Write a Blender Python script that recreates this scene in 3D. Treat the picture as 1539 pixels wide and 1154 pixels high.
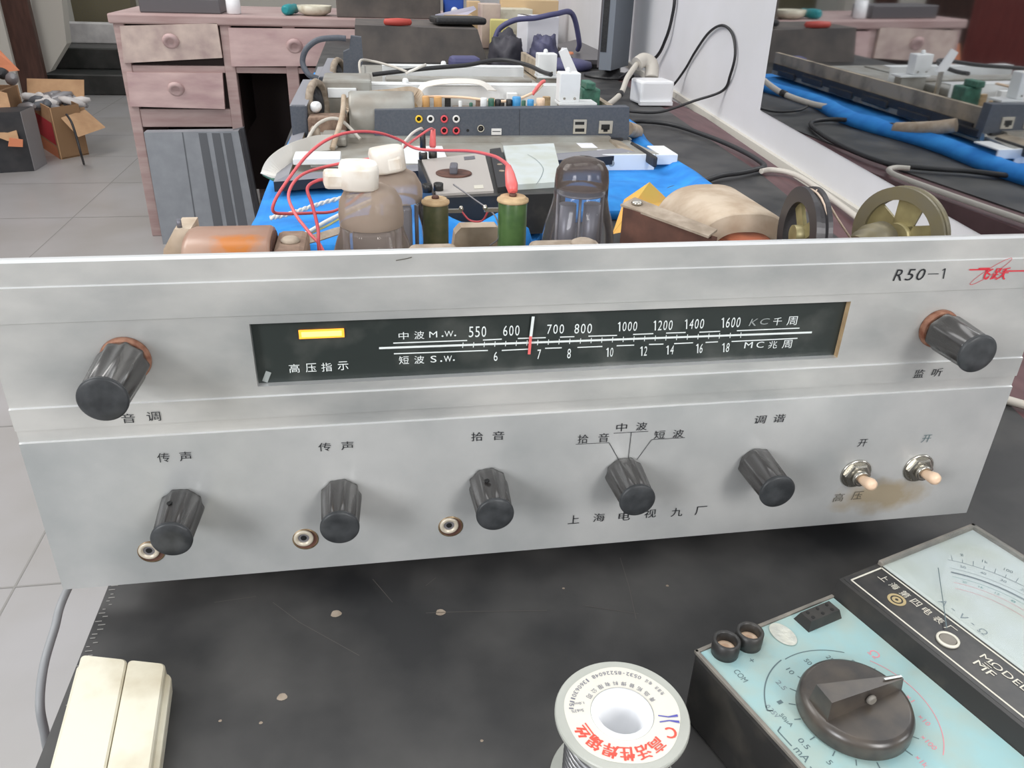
import bpy, bmesh, math, random
from mathutils import Vector, Matrix
random.seed(7)
for o in list(bpy.data.objects): bpy.data.objects.remove(o)
S = bpy.context.scene
COL = S.collection

# ------------------------------------------------------------------ camera
# world: X along the receiver's front, Y into the room, Z up, metres; bench top at 0.76
RX = Vector((0.98610683, -0.05097664, 0.15809715))     # world X, Y, Z axes seen from the camera (x right, y down, z ahead)
RY = Vector((-0.16346148, -0.46714101, 0.86894167))
RZ = Vector((0.02955794, -0.88271211, -0.46898365))
CAM = Vector((0.15546787, -0.32077673, 1.04372662)); FOC = 1204.0; CX, CY = 769.5, 577.0
cam_data = bpy.data.cameras.new('camera'); cam = bpy.data.objects.new('camera', cam_data); COL.objects.link(cam)
cam_data.sensor_width = 36; cam_data.lens = FOC / 1539 * 36; cam_data.clip_start = 0.02; cam_data.clip_end = 60
right = Vector((RX[0], RY[0], RZ[0])); down = Vector((RX[1], RY[1], RZ[1])); fwd = Vector((RX[2], RY[2], RZ[2]))
M3 = Matrix((right, -down, -fwd)).transposed()
cam.matrix_world = Matrix.Translation(CAM) @ M3.to_4x4()
S.camera = cam

# ------------------------------------------------------------------ light
S.view_settings.view_transform = 'Standard'; S.view_settings.look = 'None'
S.view_settings.gamma = 1; S.view_settings.use_curve_mapping = False
S.view_settings.exposure = 0.0
w = bpy.data.worlds.new('world'); S.world = w; w.use_nodes = True
w.node_tree.nodes['Background'].inputs[0].default_value = (0.93, 0.97, 1.0, 1)
w.node_tree.nodes['Background'].inputs[1].default_value = 1.0
_nt = w.node_tree; _tc = _nt.nodes.new('ShaderNodeTexCoord'); _sx = _nt.nodes.new('ShaderNodeSeparateXYZ'); _rp = _nt.nodes.new('ShaderNodeValToRGB')
_nt.links.new(_tc.outputs['Generated'], _sx.inputs[0])          # pale ceiling above, dimmer room at eye level and below
_mr = _nt.nodes.new('ShaderNodeMapRange'); _mr.inputs['From Min'].default_value = -0.5; _mr.inputs['From Max'].default_value = 1.0
_nt.links.new(_sx.outputs['Z'], _mr.inputs['Value']); _nt.links.new(_mr.outputs['Result'], _rp.inputs['Fac']); _nt.links.new(_rp.outputs['Color'], _nt.nodes['Background'].inputs[0])
_e = _rp.color_ramp.elements; _e[0].position = 0.22; _e[0].color = (.20, .20, .205, 1); _e[1].position = 0.62; _e[1].color = (.72, .745, .77, 1)
_k = _e.new(0.42); _k.color = (.36, .37, .38, 1)
def area(name, loc, target, sx, sy, power, color=(1, 1, 1)):
    d = bpy.data.lights.new(name, 'AREA'); d.shape = 'RECTANGLE'; d.size = sx; d.size_y = sy; d.energy = power; d.color = color
    o = bpy.data.objects.new(name, d); COL.objects.link(o); o.location = loc
    o.rotation_euler = (Vector(target) - Vector(loc)).to_track_quat('-Z', 'Y').to_euler(); return o
area('window_light', (-1.15, -1.15, 1.55), (0.1, 0.1, 0.85), 0.5, 0.7, 22, (0.97, 0.98, 1.0))
area('window_light', (0.78, -1.25, 1.5), (0.3, 0.1, 0.85), 0.45, 0.65, 18, (1.0, 0.98, 0.96))
area('window_light', (-2.0, 2.0, 3.2), (-0.2, 2.6, 0.4), 2.0, 2.0, 80, (1.0, 0.98, 0.95))
area('ceiling_light', (0.25, 0.62, 2.95), (0.25, 0.6, 0.7), 1.5, 0.9, 12, (1.0, 0.99, 0.97))

# ------------------------------------------------------------------ helpers
def ray(px, py): 
    c = Vector((px - CX, py - CY, FOC)); return Vector((RX.dot(c), RY.dot(c), RZ.dot(c)))
def gz(px, py, z): r = ray(px, py); return CAM + r * ((z - CAM.z) / r.z)
def gy(px, py, y): r = ray(px, py); return CAM + r * ((y - CAM.y) / r.y)
def lin(c):
    out = []
    for v in c[:3]:
        v /= 255.0; out.append(v / 12.92 if v <= 0.04045 else ((v + 0.055) / 1.055) ** 2.4)
    return tuple(out)
MATS = {}
def mat(name, rgb, rough=0.5, metal=0.0, rgb2=None, scale=30.0, mix=0.5, detail=4.0, bump=0.0, spec=0.5, emit=None, es=0.0, stretch=None, coat=0.0, lo=0.35, hi=0.65, rough2=None):
    m = bpy.data.materials.new(name); m.use_nodes = True; nt = m.node_tree; b = nt.nodes['Principled BSDF']
    c1 = (*lin(rgb), 1); b.inputs['Base Color'].default_value = c1
    b.inputs['Roughness'].default_value = rough; b.inputs['Metallic'].default_value = metal
    b.inputs['Specular IOR Level'].default_value = spec; b.inputs['Coat Weight'].default_value = coat
    if emit: b.inputs['Emission Color'].default_value = (*lin(emit), 1); b.inputs['Emission Strength'].default_value = es
    if rgb2 or bump:
        tc = nt.nodes.new('ShaderNodeTexCoord'); src = tc.outputs['Object']
        if stretch:
            mp = nt.nodes.new('ShaderNodeMapping'); mp.inputs['Scale'].default_value = stretch; nt.links.new(src, mp.inputs['Vector']); src = mp.outputs['Vector']
        n = nt.nodes.new('ShaderNodeTexNoise'); n.inputs['Scale'].default_value = scale; n.inputs['Detail'].default_value = detail
        nt.links.new(src, n.inputs['Vector'])
        if rgb2:
            r = nt.nodes.new('ShaderNodeValToRGB'); r.color_ramp.elements[0].position = lo; r.color_ramp.elements[1].position = hi
            c2 = lin(rgb2); c2 = tuple(a + (b_ - a) * mix * 2 if mix < .5 else b_ for a, b_ in zip(c1, c2))
            r.color_ramp.elements[0].color = c1; r.color_ramp.elements[1].color = (*c2, 1)
            nt.links.new(n.outputs['Fac'], r.inputs['Fac']); nt.links.new(r.outputs['Color'], b.inputs['Base Color'])
        if rough2 is not None:
            mr = nt.nodes.new('ShaderNodeMapRange'); mr.inputs['To Min'].default_value = rough; mr.inputs['To Max'].default_value = rough2
            nt.links.new(n.outputs['Fac'], mr.inputs['Value']); nt.links.new(mr.outputs['Result'], b.inputs['Roughness'])
        if bump:
            bp = nt.nodes.new('ShaderNodeBump'); bp.inputs['Strength'].default_value = bump; bp.inputs['Distance'].default_value = 0.002
            nt.links.new(n.outputs['Fac'], bp.inputs['Height']); nt.links.new(bp.outputs['Normal'], b.inputs['Normal'])
    MATS[name] = m; return m
def smooth_path(pts, n=8):
    P = [Vector(p) for p in pts]
    if len(P) < 3: return P
    out = []
    for i in range(len(P) - 1):
        p0 = P[max(i - 1, 0)]; p1 = P[i]; p2 = P[i + 1]; p3 = P[min(i + 2, len(P) - 1)]
        for k in range(n):
            t = k / n
            out.append(0.5 * ((2 * p1) + (p2 - p0) * t + (2 * p0 - 5 * p1 + 4 * p2 - p3) * t * t + (3 * p1 - p0 - 3 * p2 + p3) * t ** 3))
    out.append(P[-1]); return out
_txt = {}
def text_geo(s):
    if s not in _txt:
        c = bpy.data.curves.new('lettering', 'FONT'); c.body = s; c.resolution_u = 3
        o = bpy.data.objects.new('lettering', c); COL.objects.link(o)
        dg = bpy.context.evaluated_depsgraph_get(); me = bpy.data.meshes.new_from_object(o.evaluated_get(dg))
        vs = [(v.co.x, v.co.y) for v in me.vertices]; fs = [tuple(p.vertices) for p in me.polygons]
        bpy.data.objects.remove(o); bpy.data.curves.remove(c); bpy.data.meshes.remove(me)
        x0 = min(v[0] for v in vs); x1 = max(v[0] for v in vs); y0 = min(v[1] for v in vs); y1 = max(v[1] for v in vs)
        _txt[s] = ([((x - x0) / max(x1 - x0, 1e-6) - .5, (y - y0) / max(y1 - y0, 1e-6) - .5) for x, y in vs], fs)
    return _txt[s]
class MB:
    def __init__(s): s.v = []; s.f = []; s.m = []; s.s = []
    def add(s, vs, fs, m, sm=False):
        b = len(s.v); s.v += [Vector(v) for v in vs]
        for f in fs: s.f.append(tuple(i + b for i in f)); s.m.append(m); s.s.append(sm)
        return s
    def box(s, c, d, m, rot=None, bev=0.0, seg=2):
        bm = bmesh.new(); bmesh.ops.create_cube(bm, size=1.0)
        for v in bm.verts: v.co = Vector((v.co.x * d[0], v.co.y * d[1], v.co.z * d[2]))
        if bev: bmesh.ops.bevel(bm, geom=list(bm.edges), offset=bev, segments=seg, affect='EDGES', profile=0.5)
        R = rot if rot is not None else Matrix.Identity(3)
        bm.verts.index_update()
        s.add([Vector(c) + R @ v.co for v in bm.verts], [tuple(v.index for v in f.verts) for f in bm.faces], m, False); bm.free(); return s
    def bb(s, lo, hi, m, bev=0.0):
        lo = Vector(lo); hi = Vector(hi); return s.box((lo + hi) / 2, hi - lo, m, bev=bev)
    def ring_sweep(s, rings, m, sm=True, cap0=True, cap1=True, closed=True):
        n = len(rings[0]); vs = [p for r in rings for p in r]; fs = []
        for i in range(len(rings) - 1):
            for j in range(n if closed else n - 1):
                k = (j + 1) % n; fs.append((i * n + j, i * n + k, (i + 1) * n + k, (i + 1) * n + j))
        s.add(vs, fs, m, sm)
        if cap0: s.add(rings[0], [tuple(range(n))[::-1]], m)
        if cap1: s.add(rings[-1], [tuple(range(n))], m)
        return s
    def tube(s, pts, r, m, seg=8, n=8, smooth=True):
        P = smooth_path(pts, n) if smooth else [Vector(p) for p in pts]
        rings = []; prev = None
        for i, p in enumerate(P):
            t = (P[min(i + 1, len(P) - 1)] - P[max(i - 1, 0)]).normalized()
            if prev is None:
                a = Vector((0, 0, 1)) if abs(t.z) < .9 else Vector((1, 0, 0)); prev = t.cross(a).normalized()
            u = (prev - t * prev.dot(t)).normalized(); prev = u; v = t.cross(u)
            rr = r(i / (len(P) - 1)) if callable(r) else r
            rings.append([p + (u * math.cos(q) + v * math.sin(q)) * rr for q in [2 * math.pi * j / seg for j in range(seg)]])
        return s.ring_sweep(rings, m)
    def ribbon(s, pts, w_, side, th, m, n=8):
        P = smooth_path(pts, n); side = Vector(side).normalized(); rings = []
        for i, p in enumerate(P):
            t = (P[min(i + 1, len(P) - 1)] - P[max(i - 1, 0)]).normalized(); u = (side - t * side.dot(t)).normalized(); v = t.cross(u)
            rings.append([p + u * w_ / 2 + v * th / 2, p - u * w_ / 2 + v * th / 2, p - u * w_ / 2 - v * th / 2, p + u * w_ / 2 - v * th / 2])
        return s.ring_sweep(rings, m, sm=False)
    def lathe(s, prof, o, axis, m, seg=32, cap0=True, cap1=True, sm=True, flute=None):
        ax = Vector(axis).normalized(); a = Vector((0, 0, 1)) if abs(ax.z) < .9 else Vector((1, 0, 0))
        u = ax.cross(a).normalized(); v = ax.cross(u); o = Vector(o); rings = []
        for r, h in prof:
            rings.append([o + ax * h + (u * math.cos(q) + v * math.sin(q)) * (r * (flute(q, h) if flute else 1)) for q in [2 * math.pi * j / seg for j in range(seg)]])
        return s.ring_sweep(rings, m, sm, cap0, cap1)
    def prism(s, poly, depth, m, sm=False):
        d = Vector(depth); a = [Vector(p) for p in poly]; return s.ring_sweep([a, [p + d for p in a]], m, sm)
    def text(s, t, c, ux, uy, w_, h, m, shear=0.0):
        vs, fs = text_geo(t); c = Vector(c); ux = Vector(ux).normalized(); uy = Vector(uy).normalized()
        return s.add([c + ux * (x * w_ + y * h * shear) + uy * (y * h) for x, y in vs], fs, m)
    def strip(s, pts, w_, nrm, m):
        P = [Vector(p) for p in pts]; nrm = Vector(nrm)
        for a, b in zip(P, P[1:]):
            u = (b - a).normalized().cross(nrm).normalized() * w_ / 2; s.add([a + u, b + u, b - u, a - u], [(0, 1, 2, 3)], m)
        return s
    def arc(s, c, ux, uy, r, a0, a1, w_, m, n=24):
        c = Vector(c); ux = Vector(ux); uy = Vector(uy); vs = []; fs = []
        for i in range(n + 1):
            q = math.radians(a0 + (a1 - a0) * i / n); d = ux * math.cos(q) + uy * math.sin(q); vs += [c + d * (r - w_ / 2), c + d * (r + w_ / 2)]
        for i in range(n): fs.append((2 * i, 2 * i + 1, 2 * i + 3, 2 * i + 2))
        return s.add(vs, fs, m)
    def build(s, name, parent=None, label=None, origin=None):
        if parent is not None: org = Vector(ORG[parent.name])
        elif origin is not None: org = Vector(origin)
        else:
            xs = [v.x for v in s.v]; ys = [v.y for v in s.v]; org = Vector(((min(xs) + max(xs)) / 2, (min(ys) + max(ys)) / 2, min(v.z for v in s.v)))
        me = bpy.data.meshes.new(name); me.from_pydata([v - org for v in s.v], [], s.f)
        names = list(dict.fromkeys(s.m))
        for n in names: me.materials.append(MATS[n])
        me.polygons.foreach_set('material_index', [names.index(n) for n in s.m]); me.polygons.foreach_set('use_smooth', s.s); me.update()
        bm = bmesh.new(); bm.from_mesh(me); bmesh.ops.remove_doubles(bm, verts=bm.verts, dist=1e-6); bmesh.ops.recalc_face_normals(bm, faces=bm.faces) if FIXN[0] else None
        bm.to_mesh(me); bm.free()
        o = bpy.data.objects.new(name, me); COL.objects.link(o)
        if parent is not None: o.parent = parent
        else: o.location = org
        ORG[o.name] = tuple(org)
        if label: o['label'] = label
        return o
ORG = {}; FIXN = [True]
def tag(o, label, cat, group=None, kind=None):
    o['label'] = label; o['category'] = cat
    if group: o['group'] = group
    if kind: o['kind'] = kind
    return o
def thing(name, label, cat, loc, group=None):
    o = bpy.data.objects.new(name, None); COL.objects.link(o); o.location = loc; o.empty_display_size = 0.02
    ORG[o.name] = tuple(loc); return tag(o, label, cat, group)
def struct(mb, name):
    o = mb.build(name); o['kind'] = 'structure'; return o
def rz(a): return Matrix.Rotation(math.radians(a), 3, 'Z')
def euler(x, y, z): return (Matrix.Rotation(math.radians(z), 3, 'Z') @ Matrix.Rotation(math.radians(y), 3, 'Y') @ Matrix.Rotation(math.radians(x), 3, 'X'))
X = Vector((1, 0, 0)); Y = Vector((0, 1, 0)); Z = Vector((0, 0, 1))

# ------------------------------------------------------------------ materials
mat('alu', (205, 204, 200), 0.38, 0.35, (163, 165, 164), 20, 0.5, 9, 0.03, lo=.34, hi=.68, stretch=(.7, 1, 1.3))
mat('alu_edge', (235, 236, 236), 0.3, 0.6)
mat('ink', (28, 30, 34), 0.6)
mat('ink_faded', (92, 88, 78), 0.7)
mat('red_ink', (205, 48, 62), 0.55)
mat('dial_black', (44, 50, 48), 0.35, 0, (92, 94, 90), 40, 0.5, 8, lo=.50, hi=.9)
mat('dial_white', (226, 232, 230), 0.5)
mat('dial_grey', (150, 156, 154), 0.5)
mat('lamp_glow', (255, 170, 60), 0.4, emit=(255, 158, 44), es=1.0)
mat('lamp_core', (255, 220, 130), 0.4, emit=(255, 205, 110), es=1.0)
mat('lamp_halo', (120, 66, 26), 0.5, emit=(255, 120, 20), es=0.10)
mat('knob_body', (56, 54, 53), 0.2, 0.0, spec=1.0)
mat('knob_cap', (47, 49, 51), 0.42, 0.0, (66, 68, 70), 160, 0.5, 4, spec=.4)
mat('copper_dust', (158, 116, 94), 0.7, 0.1, (120, 72, 52), 300)
mat('cream_ceramic', (236, 230, 220), 0.35, 0, (214, 198, 178), 90, 0.5, 5, lo=.5, hi=.8)
mat('brass_ring', (172, 150, 118), 0.35, 0.6, (120, 96, 70), 200)
mat('brass_pale', (206, 196, 178), 0.35, 0.2)
mat('hole_black', (18, 18, 18), 0.6)
mat('nickel', (190, 186, 176), 0.25, 0.9)
mat('toggle_cream', (240, 208, 178), 0.35)
mat('dust_tan', (172, 158, 142), 0.85, 0, (142, 128, 112), 120)
mat('dust_brown', (150, 126, 108), 0.8, 0, (120, 96, 82), 120)
mat('dusty_paper', (196, 180, 160), 0.8, 0, (172, 152, 130), 70)
mat('chassis_grey', (150, 145, 138), 0.6, 0.3, (126, 118, 108), 50)
mat('tube_base', (60, 48, 42), 0.6)
mat('plate_dark', (112, 112, 120), 0.4, 0.3)
mat('plate_grey', (132, 130, 134), 0.5, 0.4)

mat('resistor_green', (62, 92, 50), 0.35, 0, (78, 108, 60), 140, coat=.3)
mat('resistor_olive', (62, 68, 40), 0.5, 0, (86, 84, 56), 120)
mat('ceramic_tan', (204, 176, 136), 0.7, 0, (176, 148, 112), 150)
mat('iron_brown', (108, 74, 62), 0.65, 0.2, (84, 58, 50), 90)
mat('coil_orange', (160, 88, 58), 0.55, 0, (120, 62, 42), 40, stretch=(1, 1, 14), lo=.4, hi=.6)
mat('olive_metal', (158, 148, 106), 0.42, 0.35, (132, 122, 86), 80)
mat('olive_dark', (118, 112, 94), 0.5, 0.4, (120, 112, 86), 90)
mat('drum_dark', (62, 60, 62), 0.4, 0.2)
mat('cord', (198, 178, 160), 0.8)
mat('red_wire', (222, 96, 100), 0.45)
mat('red_dull', (188, 74, 82), 0.5)
mat('probe_red', (236, 112, 110), 0.4)
mat('white_wire', (226, 222, 214), 0.5)
mat('white_plastic', (240, 241, 243), 0.35)
mat('black_plastic', (34, 34, 36), 0.4, 0, (48, 48, 48), 200)
mat('black_cable', (42, 42, 44), 0.5)
mat('grey_cable', (140, 142, 144), 0.5)
mat('pale_cable', (196, 190, 180), 0.6)
mat('spool_plastic', (182, 184, 176), 0.3, 0, (170, 172, 164), 30)
mat('spool_label', (220, 217, 206), 0.55)
mat('label_red', (240, 88, 72), 0.5)
mat('label_blue', (88, 88, 172), 0.5)
mat('label_grey', (120, 120, 132), 0.5)
mat('solder', (190, 190, 192), 0.28, 0.9)
mat('ivory', (218, 213, 194), 0.45, 0, (190, 180, 156), 36, 0.5, 6, lo=.5, hi=.75)
mat('seam_grey', (146, 144, 140), 0.7)
mat('meter_black', (44, 43, 42), 0.42, 0, (70, 66, 60), 60, 0.5, 6, lo=.5, hi=.8)
mat('meter_trim', (112, 108, 102), 0.5, 0, (140, 134, 124), 80)
mat('meter_teal', (150, 186, 188), 0.45, 0, (160, 180, 174), 60, 0.5, 5)
mat('meter_knob', (58, 54, 52), 0.3, 0, (82, 74, 66), 90, 0.5, 5, spec=.6)
mat('meter_dial', (200, 208, 208), 0.5, 0, (190, 196, 188), 40)
mat('strip_black', (40, 40, 42), 0.35, 0, (60, 58, 56), 120)
mat('strip_line', (212, 208, 194), 0.5)
mat('gold_print', (176, 158, 116), 0.5)
mat('foil', (212, 212, 200), 0.3, 0.3, (196, 198, 190), 200, bump=.4)
mat('pink_ink', (224, 140, 150), 0.6)
mat('grey_ink', (92, 110, 114), 0.6)
mat('pale_ink', (128, 140, 146), 0.6)
mat('teal_ink', (110, 160, 156), 0.6)
mat('rubber_mat', (40, 40, 41), 0.40, 0, (88, 86, 84), 16, 0.5, 10, spec=.5, lo=.38, hi=.85, rough2=.62)
mat('scratch', (92, 88, 84), 0.6)
mat('wine_wood', (104, 74, 76), 0.5, 0, (86, 58, 60), 12, stretch=(6, 1, 1))
mat('floor_grey', (172, 170, 170), 0.3, 0, (162, 159, 156), 3)
mat('wall_white', (222, 222, 226), 0.7, 0, (214, 214, 216), 5)
mat('wall_cream', (206, 202, 192), 0.7)
mat('desk_wood', (186, 164, 160), 0.55, 0, (164, 136, 133), 6, 0.5, 6, stretch=(1, 1, 7), lo=.3, hi=.7)
mat('desk_drawer', (208, 182, 178), 0.55, 0, (176, 146, 146), 7, 0.5, 6, stretch=(1, 1, 3), lo=.3, hi=.7)
mat('desk_worn', (214, 196, 184), 0.6, 0, (160, 138, 136), 9, 0.5, 6)
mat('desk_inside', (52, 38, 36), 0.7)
mat('case_grey', (150, 154, 160), 0.45, 0, (140, 144, 150), 20)
mat('case_dark', (98, 101, 106), 0.5)
mat('carton', (198, 160, 122), 0.8, 0, (180, 142, 106), 12)
mat('carton_shaded', (150, 118, 86), 0.8)  # same board as carton, with the shade put into the colour
mat('carton_red', (196, 62, 72), 0.7)
mat('carton_orange', (222, 142, 104), 0.7)
mat('black_box', (46, 48, 52), 0.5, 0, (60, 60, 62), 20)
mat('steel_grey', (150, 148, 150), 0.4, 0.3)
mat('marble', (232, 228, 224), 0.4, 0, (200, 196, 194), 8, 0.5, 6)
mat('dark_stone', (62, 62, 60), 0.35, 0, (46, 48, 46), 12)
mat('door_brown', (86, 58, 48), 0.5, 0, (70, 46, 38), 8, stretch=(6, 6, 1))
mat('door_red', (138, 66, 62), 0.45, 0, (120, 54, 52), 8, stretch=(6, 6, 1))
mat('blanket_blue', (48, 150, 230), 0.85, 0, (34, 128, 212), 30, bump=.5)
mat('tv_tan', (172, 158, 138), 0.85, 0, (120, 110, 98), 22, 0.5, 8, lo=.45, hi=.7)
mat('tv_black', (40, 40, 44), 0.6, 0, (70, 66, 60), 50, lo=.55, hi=.8)
mat('tv_metal', (168, 168, 162), 0.4, 0.15, (146, 140, 130), 22)
mat('tv_bright', (236, 238, 238), 0.35, 0.0)
mat('tv_slate', (76, 82, 92), 0.5, 0, (86, 90, 98), 300)
mat('tv_lilac', (138, 138, 144), 0.55)
mat('pcb_green', (70, 124, 104), 0.5, 0, (56, 96, 82), 120)
mat('cap_blue', (76, 158, 214), 0.4)
mat('cap_orange', (214, 164, 104), 0.5)
mat('jack_yellow', (238, 198, 60), 0.4)
mat('jack_red', (222, 84, 92), 0.4)
mat('jack_white', (232, 230, 226), 0.4)
mat('port_metal', (196, 190, 176), 0.35, 0.5)
mat('silver_face', (188, 182, 176), 0.5, 0.2)
mat('paper_white', (232, 232, 238), 0.7)
mat('paper_lilac', (206, 206, 226), 0.7)
mat('card_orange', (228, 166, 84), 0.75, 0, (214, 178, 84), 16)
mat('indigo', (84, 84, 122), 0.6)
mat('dust_dark', (104, 97, 92), 0.85, 0, (84, 80, 78), 14, 0.5, 6)
mat('screen_dark', (92, 89, 92), 0.4)
mat('monitor_grey', (120, 126, 134), 0.5)
mat('teal_plastic', (34, 142, 148), 0.4)
mat('bag_dark', (70, 68, 76), 0.6, 0, (46, 46, 54), 20, bump=.4)
mat('bag_indigo', (92, 92, 120), 0.6, 0, (58, 58, 82), 20, bump=.4)
mat('royal_blue', (40, 84, 176), 0.5)
mat('wood_light', (214, 186, 146), 0.7)
mat('yellow_paper', (214, 204, 132), 0.7)
mat('lamp_red', (190, 76, 66), 0.5)
def glass_mat(name, tint, dust, dust_amt, gloss=1.0):
    m = bpy.data.materials.new(name); m.use_nodes = True; nt = m.node_tree; nt.nodes.remove(nt.nodes['Principled BSDF'])
    out = nt.nodes['Material Output']; tr = nt.nodes.new('ShaderNodeBsdfTransparent'); tr.inputs[0].default_value = (*tint, 1)
    gl = nt.nodes.new('ShaderNodeBsdfGlossy'); gl.inputs['Roughness'].default_value = 0.04
    lw = nt.nodes.new('ShaderNodeLayerWeight'); lw.inputs['Blend'].default_value = 0.22 * gloss
    mx = nt.nodes.new('ShaderNodeMixShader'); nt.links.new(lw.outputs['Fresnel'], mx.inputs[0]); nt.links.new(tr.outputs[0], mx.inputs[1]); nt.links.new(gl.outputs[0], mx.inputs[2])
    df = nt.nodes.new('ShaderNodeBsdfDiffuse'); df.inputs[0].default_value = (*lin(dust), 1)
    m2 = nt.nodes.new('ShaderNodeMixShader'); m2.inputs[0].default_value = dust_amt
    nt.links.new(mx.outputs[0], m2.inputs[1]); nt.links.new(df.outputs[0], m2.inputs[2]); nt.links.new(m2.outputs[0], out.inputs['Surface'])
    MATS[name] = m
glass_mat('glass_clear', (.93, .93, .94), (180, 176, 180), 0.10)
glass_mat('glass_dusty', (.86, .83, .82), (190, 174, 162), 0.30)
glass_mat('glass_smoky', (.9, .88, .88), (150, 136, 128), 0.22)
glass_mat('glass_dome', (.88, .86, .85), (184, 166, 150), 0.56, .8)
glass_mat('plastic_clear', (.96, .97, .97), (220, 220, 220), 0.03, .3)
glass_mat('getter', (.66, .62, .60), (100, 88, 84), 0.14)
# mirror
m = mat('mirror_silver', (206, 208, 210), 0.03, 1.0)
# amber varnish on the paper coil: a spill with its own outline
def spot_mat(name, base, col, centre, radius, rough, metal, sx=1.0, sz=1.0, nscale=60, extra=None):
    m = bpy.data.materials.new(name); m.use_nodes = True; nt = m.node_tree; b = nt.nodes['Principled BSDF']; b.inputs['Roughness'].default_value = rough; b.inputs['Metallic'].default_value = metal
    tc = nt.nodes.new('ShaderNodeTexCoord'); n = nt.nodes.new('ShaderNodeTexNoise'); n.inputs['Scale'].default_value = nscale; n.inputs['Detail'].default_value = 5
    nt.links.new(tc.outputs['Object'], n.inputs['Vector'])
    mp = nt.nodes.new('ShaderNodeMapping'); mp.vector_type = 'POINT'; mp.inputs['Location'].default_value = (-centre[0] * sx, -centre[1], -centre[2] * sz); mp.inputs['Scale'].default_value = (sx, 1, sz)
    nt.links.new(tc.outputs['Object'], mp.inputs['Vector'])
    ln = nt.nodes.new('ShaderNodeVectorMath'); ln.operation = 'LENGTH'; nt.links.new(mp.outputs['Vector'], ln.inputs[0])
    ad = nt.nodes.new('ShaderNodeMath'); ad.operation = 'MULTIPLY_ADD'; ad.inputs[1].default_value = radius * 1.4; nt.links.new(n.outputs['Fac'], ad.inputs[0]); nt.links.new(ln.outputs['Value'], ad.inputs[2])
    mr = nt.nodes.new('ShaderNodeMapRange'); mr.inputs['From Min'].default_value = radius * 1.75; mr.inputs['From Max'].default_value = radius * 1.15; nt.links.new(ad.outputs[0], mr.inputs['Value'])
    r0 = nt.nodes.new('ShaderNodeValToRGB'); r0.color_ramp.elements[0].position = .3; r0.color_ramp.elements[1].position = .72
    r0.color_ramp.elements[0].color = (*lin(base[0]), 1); r0.color_ramp.elements[1].color = (*lin(base[1]), 1)
    n0 = nt.nodes.new('ShaderNodeTexNoise'); n0.inputs['Scale'].default_value = 14; n0.inputs['Detail'].default_value = 6; nt.links.new(tc.outputs['Object'], n0.inputs['Vector']); nt.links.new(n0.outputs['Fac'], r0.inputs['Fac'])
    mx = nt.nodes.new('ShaderNodeMix'); mx.data_type = 'RGBA'; nt.links.new(mr.outputs['Result'], mx.inputs['Factor']); nt.links.new(r0.outputs['Color'], mx.inputs['A']); mx.inputs['B'].default_value = (*lin(col), 1)
    nt.links.new(mx.outputs['Result'], b.inputs['Base Color']); MATS[name] = m

# ================================================================== SETTING
fl = MB(); fl.add([(-4, -2.5, 0), (1.2, -2.5, 0), (1.2, 9, 0), (-4, 9, 0)], [(0, 1, 2, 3)], 'floor_grey'); FIXN[0] = False
for xx in [-0.53 - .6 * k for k in range(-2, 6)]:
    fl.add([(xx - .002, -2.5, .0006), (xx + .002, -2.5, .0006), (xx + .002, 9, .0006), (xx - .002, 9, .0006)], [(0, 1, 2, 3)], 'seam_grey')
for yy in [.93 + .6 * k for k in range(-5, 13)]:
    fl.add([(-4, yy - .002, .0007), (1.2, yy - .002, .0007), (1.2, yy + .002, .0007), (-4, yy + .002, .0007)], [(0, 1, 2, 3)], 'seam_grey')
struct(fl, 'floor'); FIXN[0] = True
# right wall with the mirror set in it: plane x = 0.8473 + 0.0272 y - 0.0147 (z - 0.8)
def wx(y, z): return 0.84734586 + 0.02718133 * y - 0.01472808 * (z - 0.8)
def wp(y, z, d=0.0): return Vector((wx(y, z) - d, y, z))
wl = MB(); a = [(-2.2, 0), (8.6, 0), (8.6, 3.0), (-2.2, 3.0)]
wl.ring_sweep([[wp(y, z) for y, z in a], [wp(y, z) + X * .12 for y, z in a]], 'wall_white', False); struct(wl, 'wall_right')
mi = MB(); q = [(-2.0, 0.642), (1.144, 0.807), (1.144, 2.2), (-2.0, 2.2)]
mi.ring_sweep([[wp(y, z, .0025) for y, z in q], [wp(y, z, .0005) for y, z in q]], 'mirror_silver', False)
tag(mi.build('wall_mirror'), 'large frameless mirror set in the white wall at the right of the bench', 'mirror')
tr = MB(); q = [(-2.0, .58), (0.745, .715), (1.42, .748), (2.4, .79), (2.4, .805), (1.42, .762), (0.745, .731), (-2.0, .597)]
tr.ring_sweep([[wp(y, z, .009) for y, z in q], [wp(y, z, -.001) for y, z in q]], 'wall_cream', False); struct(tr, 'trim_1')
bw = MB(); bw.bb((-3.2, 8.3, 0), (1.1, 8.42, 3.0), 'wall_cream'); struct(bw, 'wall_back')
lw_ = MB(); lw_.bb((-2.9, 2.4, 0), (-2.45, 5.55, 2.6), 'door_red', .01); 
for k in range(4): lw_.bb((-2.452, 2.5 + k * .76, .1), (-2.435, 3.16 + k * .76, 2.4), 'door_red', .006)
struct(lw_, 'wall_left')
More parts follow.
